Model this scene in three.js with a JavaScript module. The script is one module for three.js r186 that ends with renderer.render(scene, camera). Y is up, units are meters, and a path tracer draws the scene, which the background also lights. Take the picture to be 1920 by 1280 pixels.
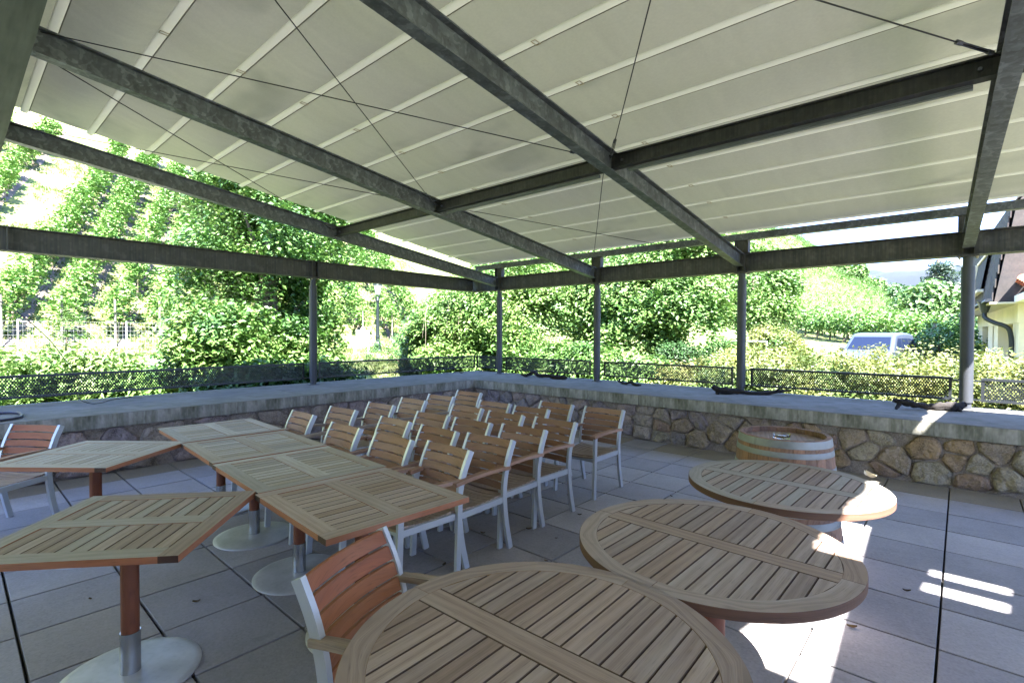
import * as THREE from 'three';
import { mergeGeometries, mergeVertices } from 'three/addons/utils/BufferGeometryUtils.js';
import { RoundedBoxGeometry } from 'three/addons/geometries/RoundedBoxGeometry.js';

// ---------------------------------------------------------------- camera, sky, sun, exposure
// x runs along the right-hand ledge, z along the left-hand ledge, the inner corner of the ledge is the origin.
const scene = new THREE.Scene();
const camera = new THREE.PerspectiveCamera(68.138, 1024 / 682, 0.05, 9000);
camera.position.set(7.0796, 1.5816, 6.8522);
camera.rotation.order = 'YXZ';
camera.rotation.set(-0.0163, 0.7277, 0.0031);
scene.add(camera);
const SUN = new THREE.Vector3(0.585, 1, 0.34).normalize();
{ // hazy bright summer sky: pale at the horizon, soft blue above, brighter round the sun, with thin cloud
  const w = 512, h = 256, d = new Float32Array(w * h * 4);
  for (let j = 0; j < h; j++) for (let i = 0; i < w; i++) {
    const el = ((j + 0.5) / h - 0.5) * Math.PI, az = ((i + 0.5) / w - 0.5) * 2 * Math.PI, dir = new THREE.Vector3(Math.cos(el) * Math.cos(az), Math.sin(el), Math.cos(el) * Math.sin(az));
    const t = Math.pow(Math.max(0, dir.y), 0.5), g = Math.pow(Math.max(0, dir.dot(SUN)), 12), cl = 0.5 + 0.5 * Math.sin(az * 3 + 2 * Math.sin(el * 7 + az)) * Math.sin(el * 11 + 1.3 * Math.sin(az * 5)), k = (j * w + i) * 4, lo = dir.y < 0 ? 0.35 : 1;
    const c = [0.165 * (1 - t) + 0.085 * t, 0.225 * (1 - t) + 0.16 * t, 0.36 * (1 - t) + 0.38 * t];
    for (let q = 0; q < 3; q++) d[k + q] = (c[q] * (0.92 + 0.16 * cl) + 0.12 * g) * lo;
    d[k + 3] = 1;
  }
  const t = new THREE.DataTexture(d, w, h, THREE.RGBAFormat, THREE.FloatType); t.mapping = THREE.EquirectangularReflectionMapping; t.magFilter = t.minFilter = THREE.LinearFilter; t.needsUpdate = true;
  scene.background = t; scene.environment = t;
}
const sun = new THREE.DirectionalLight(new THREE.Color(1, 0.965, 0.905), 5);
sun.target.position.set(2, 0, 0); sun.position.copy(SUN).multiplyScalar(60).add(sun.target.position);
sun.castShadow = true; sun.shadow.mapSize.set(4096, 4096);
Object.assign(sun.shadow.camera, { left: -40, right: 40, top: 40, bottom: -40, near: 1, far: 150 });
scene.add(sun, sun.target);
const renderer = new THREE.WebGLRenderer({ antialias: true });
renderer.setSize(1024, 682);
renderer.toneMapping = THREE.LinearToneMapping;
renderer.toneMappingExposure = 16;
renderer.shadowMap.enabled = true;
scene.fog = new THREE.FogExp2(new THREE.Color(0.3, 0.46, 0.9), 0.000008);

// ---------------------------------------------------------------- helpers
let seed = 20240607;
const rnd = () => { seed = (seed + 0x6D2B79F5) | 0; let t = Math.imul(seed ^ (seed >>> 15), 1 | seed); t = (t + Math.imul(t ^ (t >>> 7), 61 | t)) ^ t; return ((t ^ (t >>> 14)) >>> 0) / 4294967296; };
const rr = (a, b) => a + (b - a) * rnd();
const mix = (a, b, t) => a + (b - a) * t;
const clamp = (x, a = 0, b = 1) => Math.min(b, Math.max(a, x));
const sstep = (a, b, x) => { const t = clamp((x - a) / (b - a)); return t * t * (3 - 2 * t); };
const V3 = (x, y, z) => new THREE.Vector3(x, y, z);
const hash = (x, y, s) => { let h = Math.imul(x | 0, 374761393) + Math.imul(y | 0, 668265263) + Math.imul(s | 0, 974634777); h = Math.imul(h ^ (h >>> 13), 1274126177); return ((h ^ (h >>> 16)) >>> 0) / 4294967296; };
function vn(x, y, px, py, s) {                         // value noise that repeats every px, py cells
  const xi = Math.floor(x), yi = Math.floor(y), fx = x - xi, fy = y - yi, u = fx * fx * (3 - 2 * fx), v = fy * fy * (3 - 2 * fy);
  const w = (i, p) => ((i % p) + p) % p;
  const a = hash(w(xi, px), w(yi, py), s), b = hash(w(xi + 1, px), w(yi, py), s), c = hash(w(xi, px), w(yi + 1, py), s), d = hash(w(xi + 1, px), w(yi + 1, py), s);
  return mix(mix(a, b, u), mix(c, d, u), v);
}
function fbm(u, v, fx, fy, s, oct = 4) { let r = 0, a = 0.5, t = 0; for (let i = 0; i < oct; i++) { r += a * vn(u * fx, v * fy, fx, fy, s + i * 17); t += a; fx *= 2; fy *= 2; a *= 0.5; } return r / t; }
const n3 = (x, y, z) => (vn(x + 31 * Math.floor(z), y, 4096, 4096, 5) * (1 - (z - Math.floor(z))) + vn(x + 31 * (Math.floor(z) + 1), y, 4096, 4096, 5) * (z - Math.floor(z)));
const toS = (x) => { x = clamp(x); return 255 * (x <= 0.0031308 ? 12.92 * x : 1.055 * Math.pow(x, 1 / 2.4) - 0.055); };
function tex(w, h, fn, color = true, rep = [1, 1]) {   // fn(u, v) returns linear r, g, b or a height
  const d = new Uint8Array(w * h * 4);
  for (let j = 0; j < h; j++) for (let i = 0; i < w; i++) {
    const c = fn(i / w, j / h), k = (j * w + i) * 4;
    if (color) { d[k] = toS(c[0]); d[k + 1] = toS(c[1]); d[k + 2] = toS(c[2]); } else { d[k] = d[k + 1] = d[k + 2] = 255 * clamp(c); }
    d[k + 3] = 255;
  }
  const t = new THREE.DataTexture(d, w, h, THREE.RGBAFormat);
  t.wrapS = t.wrapT = THREE.RepeatWrapping; t.magFilter = THREE.LinearFilter; t.minFilter = THREE.LinearMipmapLinearFilter; t.generateMipmaps = true;
  if (color) t.colorSpace = THREE.SRGBColorSpace;
  t.repeat.set(...rep); t.needsUpdate = true;
  return t;
}
const mul = (c, k) => [c[0] * k, c[1] * k, c[2] * k];
const lerp3 = (a, b, t) => [mix(a[0], b[0], t), mix(a[1], b[1], t), mix(a[2], b[2], t)];
const std = (o) => { const m = new THREE.MeshStandardMaterial(o); m.side = THREE.DoubleSide; return m; };
const lin = (r, g, b) => new THREE.Color().setRGB(r, g, b);
const phys = (o) => { const m = new THREE.MeshPhysicalMaterial(o); m.side = THREE.DoubleSide; return m; };

const used = {};
function numbered(n) { used[n] = (used[n] ?? -1) + 1; return used[n] ? `${n}_${String(used[n]).padStart(3, '0')}` : n; }
function sh(o) { o.traverse((m) => { if (m.isMesh) { m.castShadow = m.receiveShadow = true; } }); return o; }
function thing(name, label, category, pos = [0, 0, 0], turn = 0, group) {
  const o = new THREE.Group(); o.name = numbered(name); o.position.set(...pos); o.rotation.y = turn;
  o.userData.label = label; o.userData.category = category; if (group) o.userData.group = group;
  scene.add(o); return o;
}
function part(name, geo, mat, parent, pos, rotY) {
  const m = new THREE.Mesh(geo, mat); m.name = parent === scene ? numbered(name) : name; m.castShadow = m.receiveShadow = true;
  if (pos) m.position.set(...pos); if (rotY) m.rotation.y = rotY;
  parent.add(m); return m;
}
function copyOf(o, pos, turn, label, group) {
  const c = o.clone(); c.name = numbered(o.name.replace(/_\d{3}$/, '')); c.position.set(...pos); c.rotation.y = turn;
  c.userData = { ...o.userData, label }; if (group) c.userData.group = group; scene.add(c); return c;
}
const box = (w, h, d, x = 0, y = 0, z = 0) => new THREE.BoxGeometry(w, h, d).translate(x, y, z);
const rbox = (w, h, d, r, x = 0, y = 0, z = 0) => new RoundedBoxGeometry(w, h, d, 1, r).translate(x, y, z);
function prep(g) { g = g.index ? g.toNonIndexed() : g; for (const k of Object.keys(g.attributes)) if (!['position', 'normal', 'uv'].includes(k)) g.deleteAttribute(k); if (!g.attributes.uv) g.setAttribute('uv', new THREE.BufferAttribute(new Float32Array(g.attributes.position.count * 2), 2)); if (!g.attributes.normal) g.computeVertexNormals(); g.clearGroups(); return g; }
const merge = (l) => mergeGeometries(l.map(prep));
function boxUV(g, s = 1, ox = 0, oy = 0) {             // box-projected uv, s metres per repeat
  g = g.index && !g.groups.length ? g.toNonIndexed() : g; if (!g.attributes.normal) g.computeVertexNormals();
  const p = g.attributes.position, n = g.attributes.normal, uv = new Float32Array(p.count * 2);
  for (let i = 0; i < p.count; i++) {
    const a = Math.abs(n.getX(i)), b = Math.abs(n.getY(i)), c = Math.abs(n.getZ(i)); let u, v;
    if (b >= a && b >= c) { u = p.getX(i); v = p.getZ(i); } else if (a >= c) { u = p.getZ(i); v = p.getY(i); } else { u = p.getX(i); v = p.getY(i); }
    uv[2 * i] = u / s + ox; uv[2 * i + 1] = v / s + oy;
  }
  g.setAttribute('uv', new THREE.BufferAttribute(uv, 2)); return g;
}
function woodUV(g, axis, off = rnd() * 7, off2 = rnd() * 7) {   // grain runs along axis
  const p = g.attributes.position, uv = new Float32Array(p.count * 2), k = { x: 0, y: 1, z: 2 }[axis];
  for (let i = 0; i < p.count; i++) { const c = [p.getX(i), p.getY(i), p.getZ(i)], l = c[k]; c[k] = 0; uv[2 * i] = l / 1.1 + off; uv[2 * i + 1] = (c[0] + c[1] + c[2]) / 0.32 + off2; }
  g.setAttribute('uv', new THREE.BufferAttribute(uv, 2)); return g;
}
function beamBetween(a, b, geoAlongX) {                // turn a geometry laid along x (centred) so that it runs from a to b with y kept up
  const d = b.clone().sub(a), x = d.clone().normalize(), z = V3(0, 1, 0).cross(x).negate().normalize(), y = z.clone().cross(x).normalize();
  const m = new THREE.Matrix4().makeBasis(x, y, z).setPosition(a.clone().add(b).multiplyScalar(0.5)); return geoAlongX.applyMatrix4(m);
}
function rod(a, b, r, seg = 8, r2 = r) { const l = a.distanceTo(b), g = new THREE.CylinderGeometry(r2, r, l, seg); g.applyQuaternion(new THREE.Quaternion().setFromUnitVectors(V3(0, 1, 0), b.clone().sub(a).normalize())); const m = a.clone().add(b).multiplyScalar(0.5); return g.translate(m.x, m.y, m.z); }
function limb(pts, rad, seg = 24, rs = 8, knob = 0, sd = 1) {      // tapered, knotty tube
  const c = new THREE.CatmullRomCurve3(pts), fr = c.computeFrenetFrames(seg, false), P = [], I = [], UV = [];
  for (let i = 0; i <= seg; i++) { const t = i / seg, q = c.getPointAt(t), k = t * (rad.length - 1), a = Math.floor(Math.min(k, rad.length - 1.0001)), r0 = mix(rad[a], rad[Math.min(a + 1, rad.length - 1)], k - a);
    for (let j = 0; j <= rs; j++) { const an = (j % rs) / rs * Math.PI * 2, r = r0 * (1 + knob * (vn(i * 0.7 + sd * 13, (j % rs) * 1.1, 999, 999, sd) - 0.5) * 2);
      const v = fr.normals[i].clone().multiplyScalar(Math.cos(an) * r).addScaledVector(fr.binormals[i], Math.sin(an) * r).add(q); P.push(v.x, v.y, v.z); UV.push(j / rs * 2, t * c.getLength() * 2); } }
  for (let i = 0; i < seg; i++) for (let j = 0; j < rs; j++) { const a = i * (rs + 1) + j, b = a + rs + 1; I.push(a, b, a + 1, b, b + 1, a + 1); }
  for (const e of [0, seg]) { const q = c.getPointAt(e / seg), n = P.length / 3; P.push(q.x, q.y, q.z); UV.push(0, 0); for (let j = 0; j < rs; j++) { const a = e * (rs + 1) + j; e ? I.push(a, a + 1, n) : I.push(a + 1, a, n); } }
  const g = new THREE.BufferGeometry(); g.setAttribute('position', new THREE.Float32BufferAttribute(P, 3)); g.setAttribute('uv', new THREE.Float32BufferAttribute(UV, 2)); g.setIndex(I); g.computeVertexNormals(); return g;
}

// ---------------------------------------------------------------- materials
const woodTex = (base, dark, light, s, gap = 0.5) => tex(512, 512, (u, v) => {
  const wob = fbm(u, v, 2, 3, s) * 0.25, ring = 0.5 + 0.5 * Math.sin((v * 9 + wob * 6 + 0.1 * Math.sin(u * 6.283)) * 6.283), fib = fbm(u, v, 6, 128, s + 5, 3), blot = fbm(u, v, 3, 4, s + 9), pore = Math.pow(vn(u * 24, v * 200, 24, 200, s + 3), 6);
  let c = lerp3(base, dark, clamp(0.42 * ring * gap + 0.75 * (fib - 0.35) * gap)); c = lerp3(c, light, clamp((blot - 0.42) * 1.3)); return mul(c, 1 - 0.35 * pore);
});
const woodBump = tex(512, 512, (u, v) => 0.5 * fbm(u, v, 6, 128, 77, 3) + 0.5 * vn(u * 16, v * 60, 16, 60, 4), false);
const greyTeakMap = woodTex([0.335, 0.262, 0.222], [0.16, 0.115, 0.09], [0.40, 0.35, 0.315], 11, 0.75);
const silverTeakMap = woodTex([0.355, 0.315, 0.275], [0.19, 0.16, 0.13], [0.43, 0.405, 0.38], 21, 0.75);
const freshTeakMap = woodTex([0.285, 0.1, 0.042], [0.13, 0.042, 0.016], [0.34, 0.17, 0.1], 31);
const backTeakMap = woodTex([0.215, 0.105, 0.056], [0.09, 0.04, 0.02], [0.28, 0.175, 0.12], 41);
const wood = (map, tint = [1, 1, 1], rough = 0.75) => std({ map, color: lin(...tint), roughness: rough, bumpMap: woodBump, bumpScale: 0.0012 });
const M = {};
M.top = [[1, 1, 1], [0.78, 0.75, 0.74], [1.18, 1.16, 1.14], [0.9, 0.82, 0.74], [1.05, 1.04, 1.08]].map((t) => wood(greyTeakMap, t));
M.silver = [[1, 1, 1], [0.82, 0.82, 0.82], [1.14, 1.14, 1.16], [0.93, 0.88, 0.8]].map((t) => wood(silverTeakMap, t));
M.fresh = wood(freshTeakMap); M.freshDark = wood(greyTeakMap, [0.3, 0.17, 0.115]); M.postWood = wood(freshTeakMap, [0.52, 0.38, 0.32]); M.slatSide = wood(greyTeakMap, [0.28, 0.21, 0.16]); M.endgrain = wood(freshTeakMap, [0.15, 0.13, 0.12]); M.olive = wood(greyTeakMap, [0.7, 0.52, 0.3]);
M.back = [[1, 1, 1], [0.85, 0.8, 0.78], [1.12, 1.15, 1.2], [0.95, 0.85, 0.75]].map((t) => wood(backTeakMap, t));
M.backPale = [[1.2, 1.3, 1.45], [1.3, 1.35, 1.35], [1.35, 1.5, 1.5]].map((t) => wood(backTeakMap, t));
M.backRed = [[1, 1, 1], [0.95, 1.0, 1.1], [0.92, 0.8, 0.75]].map((t) => wood(freshTeakMap, t));
M.seat = [[0.8, 0.75, 0.68], [0.95, 0.9, 0.85]].map((t) => wood(greyTeakMap, t));
M.arm = wood(backTeakMap, [1.35, 1.5, 1.75]); M.armGrey = wood(greyTeakMap, [0.9, 0.9, 0.85]);
M.alu = std({ color: lin(0.43, 0.45, 0.49), roughness: 0.42, metalness: 0.35 });
M.steelPlate = std({ map: tex(256, 256, (u, v) => { const a = fbm(u, v, 5, 5, 61), b = fbm(u, v, 40, 40, 62, 2); return mul([0.46, 0.46, 0.47], 0.72 + 0.5 * a - 0.15 * Math.pow(b, 3)); }), roughness: 0.5, metalness: 0.45 });
M.steelSleeve = std({ color: lin(0.42, 0.43, 0.45), roughness: 0.25, metalness: 0.9 });
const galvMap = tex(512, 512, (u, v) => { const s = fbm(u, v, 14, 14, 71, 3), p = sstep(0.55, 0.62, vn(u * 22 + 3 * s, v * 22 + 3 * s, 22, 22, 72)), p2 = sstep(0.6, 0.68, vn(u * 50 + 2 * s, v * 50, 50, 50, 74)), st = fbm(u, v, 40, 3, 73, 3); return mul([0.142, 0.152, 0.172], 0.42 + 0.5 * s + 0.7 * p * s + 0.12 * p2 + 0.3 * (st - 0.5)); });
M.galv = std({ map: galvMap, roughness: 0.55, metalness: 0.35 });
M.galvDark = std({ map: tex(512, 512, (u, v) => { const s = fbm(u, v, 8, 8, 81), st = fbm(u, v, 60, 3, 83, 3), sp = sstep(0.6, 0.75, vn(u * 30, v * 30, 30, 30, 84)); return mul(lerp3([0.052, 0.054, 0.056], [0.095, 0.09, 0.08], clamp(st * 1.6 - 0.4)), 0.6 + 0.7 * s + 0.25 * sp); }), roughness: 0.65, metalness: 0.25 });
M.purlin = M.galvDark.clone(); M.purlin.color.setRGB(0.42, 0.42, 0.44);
M.post = std({ map: tex(256, 256, (u, v) => mul([0.046, 0.05, 0.06], 0.8 + 0.4 * fbm(u, v, 6, 10, 91)), true), roughness: 0.5, metalness: 0.3 });
M.eave = std({ map: tex(512, 512, (u, v) => { const st = fbm(u, v, 4, 50, 95, 4), b = fbm(u, v, 5, 5, 96); return mul(lerp3([0.055, 0.066, 0.055], [0.11, 0.125, 0.11], clamp(0.9 * st + 0.6 * (b - 0.4))), 1); }), roughness: 0.9 });
M.cable = std({ color: lin(0.03, 0.03, 0.032), roughness: 0.6, metalness: 0.3 });
M.rail = std({ color: lin(0.022, 0.026, 0.032), roughness: 0.42, metalness: 0.2 });
const fabricMap = tex(1024, 1024, (u, v) => { const sp = fbm(u, v, 3, 4, 101), sp2 = fbm(u, v, 5, 7, 131), sm = sstep(0.56, 0.72, sp) * 0.55 * sp2 * 1.6, w = vn(u * 300, v * 300, 300, 300, 102), c = fbm(u, v, 60, 8, 103, 2); return lerp3(mul([0.54, 0.53, 0.425], 0.93 + 0.06 * w + 0.08 * (c - 0.5)), [0.27, 0.275, 0.23], clamp(sm)); });
M.fabric = phys({ map: fabricMap, roughness: 1, transmission: 0.0108, thickness: 0, side: THREE.DoubleSide, specularIntensity: 0.1 });
M.batten = phys({ color: lin(0.68, 0.67, 0.55), roughness: 1, transmission: 0.018, thickness: 0, specularIntensity: 0.2 });
M.batten_shadow = std({ color: lin(0.2, 0.19, 0.14), roughness: 1 });  // shadow line of a batten, put in as a darker colour
M.clip = std({ color: lin(0.42, 0.36, 0.24), roughness: 0.6 });
const tileMap = tex(512, 512, (u, v) => { const a = fbm(u, v, 3, 3, 111), b = fbm(u, v, 90, 90, 112, 2), c = fbm(u, v, 9, 9, 113), sp = Math.pow(vn(u * 160, v * 160, 160, 160, 114), 8), st = sstep(0.62, 0.78, c); return mul([0.285, 0.268, 0.278], 0.8 + 0.26 * a + 0.22 * (b - 0.5) - 0.22 * sp - 0.08 * st); });
const tileBump = tex(256, 256, (u, v) => fbm(u, v, 60, 60, 115, 3), false);
M.tile = [[1, 1, 1], [0.9, 0.9, 0.93], [1.09, 1.08, 1.07], [0.96, 0.93, 0.88], [0.82, 0.82, 0.83]].map((t) => std({ map: tileMap, color: lin(...t), roughness: 0.85, bumpMap: tileBump, bumpScale: 0.0015 }));
M.tileEdge = std({ map: tileMap, color: lin(0.72, 0.66, 0.52), roughness: 0.9, bumpMap: tileBump, bumpScale: 0.002 });
M.joint = std({ color: lin(0.03, 0.03, 0.03), roughness: 1 });
const concMap = tex(512, 512, (u, v) => { const a = fbm(u, v, 4, 4, 121), b = fbm(u, v, 70, 70, 122, 2), c = fbm(u, v, 10, 10, 123); return mul(lerp3([0.155, 0.142, 0.125], [0.10, 0.098, 0.078], clamp(c * 2.2 - 0.75)), 0.7 + 0.42 * a + 0.22 * (b - 0.5)); });
M.concrete = std({ map: concMap, roughness: 0.92, bumpMap: tileBump, bumpScale: 0.002 });
M.fascia = std({ map: tex(512, 256, (u, v) => { const w = 0.02 * fbm(u, v, 20, 10, 128), st = fbm(u + w, v * 0.5, 44, 2, 125, 4), b = fbm(u, v, 50, 24, 126, 3), g = fbm(u, v, 9, 3, 127, 5); return mul(lerp3([0.27, 0.26, 0.235], [0.085, 0.085, 0.06], clamp((st - 0.45) * 0.9 + (g - 0.45) * 2.0 + 0.3 + 0.35 * (v - 0.5))), 0.75 + 0.5 * b); }), roughness: 0.95, bumpMap: tileBump, bumpScale: 0.003 });
const stoneMap = tex(512, 512, (u, v) => { const a = fbm(u, v, 6, 6, 141), b = fbm(u, v, 60, 60, 142, 3), c = vn(u * 120, v * 120, 120, 120, 143); return mul([1, 1, 1], 0.45 + 0.75 * a + 0.7 * (b - 0.5) + 0.3 * (c - 0.5)); });
const stoneBump = tex(256, 256, (u, v) => fbm(u, v, 10, 10, 144, 5), false);
const stoneM = (c) => std({ map: stoneMap, color: lin(...c), roughness: 0.95, bumpMap: stoneBump, bumpScale: 0.035 });
M.stoneCool = [[0.275, 0.215, 0.205], [0.23, 0.19, 0.195], [0.285, 0.235, 0.2], [0.2, 0.175, 0.18], [0.29, 0.24, 0.205]].map(stoneM);
M.stoneWarm = [[0.28, 0.22, 0.165], [0.245, 0.185, 0.14], [0.30, 0.21, 0.13], [0.22, 0.17, 0.135], [0.3, 0.255, 0.19], [0.25, 0.175, 0.135]].map(stoneM);
M.mortar = std({ map: stoneMap, color: lin(0.25, 0.205, 0.175), roughness: 1, bumpMap: stoneBump, bumpScale: 0.02 });
M.bark = std({ map: tex(256, 256, (u, v) => mul([0.13, 0.1, 0.075], 0.5 + 0.9 * fbm(u, v, 24, 5, 151))), roughness: 1, bumpMap: tex(256, 256, (u, v) => fbm(u, v, 24, 5, 152), false), bumpScale: 0.02 });
M.drift = std({ map: tex(256, 256, (u, v) => { const a = fbm(u, v, 14, 4, 155), b = fbm(u, v, 3, 3, 156); return lerp3(mul([0.012, 0.0095, 0.009], 0.4 + 1.2 * a), [0.06, 0.036, 0.018], sstep(0.58, 0.72, b) * 0.7); }), roughness: 0.95, bumpMap: tex(256, 256, (u, v) => fbm(u, v, 16, 5, 157), false), bumpScale: 0.012 });

// ---------------------------------------------------------------- terrain
const HB = -13.5, HS = 0.62;
function rowDirShift() {}
function ground(x, z) {
  const left = mix(-0.35, 0.72, sstep(-1.7, -12.5, x));
  const hl = HS * Math.max(0, HB - x); const hill = hl < 1.2 ? hl * hl / 2.4 : hl - 0.6;
  const hillFade = mix(1, 0.45, sstep(-8, -40, z));
  const right = mix(-0.3, 0.0, sstep(-3, -14, z)) + 1.05 * sstep(-17.5, -22, z);
  const g = 0.02 + 0.0085 * clamp(6 - x, 0, 26) - 0.012 * clamp(x - 8, 0, 40) * 0.3;
  const fz = Math.max(0, -22 - z), far = g * Math.min(fz, 80 + 0.02 * fz);
  const wz = sstep(-2, -9, z), wx = sstep(-1, -9, x);
  let y = Math.max(mix(-0.35, left, wx), mix(-0.35, right, wz));
  if (x < HB || z > -9) y = Math.max(y, 0) === y ? y : y;
  y = y + hill * hillFade + Math.min(far, 60);
  if (x > -1.75 && z > -1.75) y = -0.5;
  else if (x > -2.6 && z > -2.6 && (x > -1.75 || z > -1.75 || true)) y = Math.min(y, -0.2);
  return y + 0.05 * (n3(x * 0.9, z * 0.9, 3.3) - 0.5) + 0.25 * (n3(x * 0.15, z * 0.15, 1.3) - 0.5) * sstep(4, 16, Math.hypot(x, z));
}
const grassMap = tex(1024, 1024, (u, v) => { const a = fbm(u, v, 6, 6, 161), b = fbm(u, v, 90, 90, 162, 3), c = fbm(u, v, 20, 20, 163, 3); return mul(lerp3(lerp3([0.10, 0.16, 0.035], [0.20, 0.22, 0.075], clamp(a * 1.7 - 0.35)), [0.27, 0.23, 0.14], sstep(0.6, 0.75, c) * 0.7), (0.55 + 0.9 * b) * 0.62); });
{
  const xs = [], zs = []; const push = (arr, a, b, n) => { for (let i = 0; i < n; i++) arr.push(mix(a, b, i / n)); };
  push(xs, -420, -60, 18); push(xs, -60, -1.8, 90); push(xs, -1.8, 14, 22); push(xs, 14, 400, 24); xs.push(400);
  push(zs, -460, -60, 26); push(zs, -60, -1.8, 100); push(zs, -1.8, 14, 24); push(zs, 14, 320, 14); zs.push(320);
  const P = [], U = [], I = [], nx = xs.length;
  for (const z of zs) for (const x of xs) { P.push(x, ground(x, z), z); U.push(x / 5, z / 5); }
  for (let j = 0; j < zs.length - 1; j++) for (let i = 0; i < nx - 1; i++) { const a = j * nx + i; I.push(a, a + nx, a + 1, a + nx, a + nx + 1, a + 1); }
  const g = new THREE.BufferGeometry(); g.setAttribute('position', new THREE.Float32BufferAttribute(P, 3)); g.setAttribute('uv', new THREE.Float32BufferAttribute(U, 2)); g.setIndex(I); g.computeVertexNormals();
  const m = part('ground', g, std({ map: grassMap, roughness: 1 }), scene); m.userData.kind = 'structure';
  // pale gravel drive that passes the parked van and the far bank
  const P2 = [], U2 = [], I2 = [], N = 50, K = 6;
  for (const path of [[[-9.3, 13], [-9.5, 9], [-9.6, 5], [-9.7, 1.6]], [[-3, -13.2], [0, -14.6], [3, -15.6], [7, -16.2], [16, -17]]]) { const c = new THREE.CatmullRomCurve3(path.map(([x, z]) => V3(x, 0, z))), o = P2.length / 3;
    for (let i = 0; i <= N; i++) { const q = c.getPoint(i / N), t = c.getTangent(i / N).normalize(), s = V3(-t.z, 0, t.x); for (let k = 0; k <= K; k++) { const w = (k / K - 0.5) * (3.4 + 0.6 * n3(i * 0.4, 0, 2)); const x = q.x + s.x * w, z = q.z + s.z * w; P2.push(x, ground(x, z) + 0.035, z); U2.push(x / 2, z / 2); } }
    for (let i = 0; i < N; i++) for (let k = 0; k < K; k++) { const a = o + i * (K + 1) + k; I2.push(a, a + 1, a + K + 1, a + 1, a + K + 2, a + K + 1); } }
  const gp = new THREE.BufferGeometry(); gp.setAttribute('position', new THREE.Float32BufferAttribute(P2, 3)); gp.setAttribute('uv', new THREE.Float32BufferAttribute(U2, 2)); gp.setIndex(I2); gp.computeVertexNormals();
  const pm = part('path', gp, std({ map: tex(256, 256, (u, v) => mul([0.46, 0.43, 0.37], 0.7 + 0.5 * fbm(u, v, 40, 40, 171, 3))), roughness: 1 }), scene); pm.userData.kind = 'structure';
}
{ // far wooded ridge
  const P = [], I = [], nx = 150, nz = 14, rows = [[-2600, 1400, 2300, 3400, 330], [-1800, 2600, 4200, 5600, 520]], gs = [];
  for (const [x0, x1, d0, d1, h] of rows) {
    const P = [], I = [];
    for (let j = 0; j <= nz; j++) for (let i = 0; i <= nx; i++) { const u = i / nx, v = j / nz, x = mix(x0, x1, u), z = -mix(d0, d1, v); const k = h * Math.sin(Math.PI * Math.min(v * 0.75 + 0.02, 0.5) ) * (0.52 + 0.75 * fbm(u * 0.999, 0.3, 7, 3, 181 + h, 4)) + 16 * n3(x / 60, z / 60, 7.1) + 9 * n3(x / 18, z / 18, 2.2); P.push(x, k - 20, z); }
    for (let j = 0; j < nz; j++) for (let i = 0; i < nx; i++) { const a = j * (nx + 1) + i; I.push(a, a + 1, a + nx + 1, a + 1, a + nx + 2, a + nx + 1); }
    const g = new THREE.BufferGeometry(); g.setAttribute('position', new THREE.Float32BufferAttribute(P, 3)); g.setIndex(I); g.computeVertexNormals(); gs.push(g);
  }
  const m = part('hills', merge(gs), std({ color: lin(0.006, 0.01, 0.013), roughness: 1 }), scene); m.userData.kind = 'structure';
}

// ---------------------------------------------------------------- terrace floor
const L = 0.6716;                                     // top of the ledge
{
  const base = part('floor', box(14, 0.12, 12.6, 6.0, -0.062 - 0.04, 6.05), M.joint, scene); base.userData.kind = 'structure';
  const pitch = 0.51, gap = 0.011, geos = [];
  for (let i = 0; i < 6; i++) { const g = rbox(pitch - gap, 0.045, pitch - gap, 0.004); geos.push(boxUV(g, 0.9, rnd(), rnd())); }
  const u0 = 7.01 - 14 * pitch, v0 = 0.465 - 0.513;
  for (let i = 0; i < 17; i++) for (let j = 0; j < 15; j++) {
    const x = u0 + (i + 0.5) * pitch, z = v0 + (j + 0.5) * 0.513; if (x > 8.3 || Math.hypot(x - 7.08, z - 6.85) < 1.2) continue;
    const edge = (j === 0 || x < 0.3) && rnd() < 0.9;
    const t = part('tile', geos[Math.floor(rnd() * 6)], edge ? M.tileEdge : M.tile[Math.floor(rnd() * 5)], base, [x, -0.0225 + rr(-0.0012, 0.0012), z], Math.floor(rnd() * 4) * Math.PI / 2);
    t.rotation.x = rr(-0.0015, 0.0015); t.rotation.z = rr(-0.0015, 0.0015);
  }
  const rest = []; for (let i = -1; i < 24; i++) for (let j = 0; j < 24; j++) { const x = u0 + (i + 0.5) * pitch, z = v0 + (j + 0.5) * 0.513; if ((i >= 0 && i < 17 && j < 15 && x <= 8.3 && Math.hypot(x - 7.08, z - 6.85) >= 1.2) || x > 12.6 || z > 12) continue; rest.push(boxUV(box(pitch - gap, 0.045, pitch - gap, x, -0.0225, z), 0.9)); }
  part('tiles', merge(rest), M.tile[0], base).userData.kind = 'stuff';
}

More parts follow.
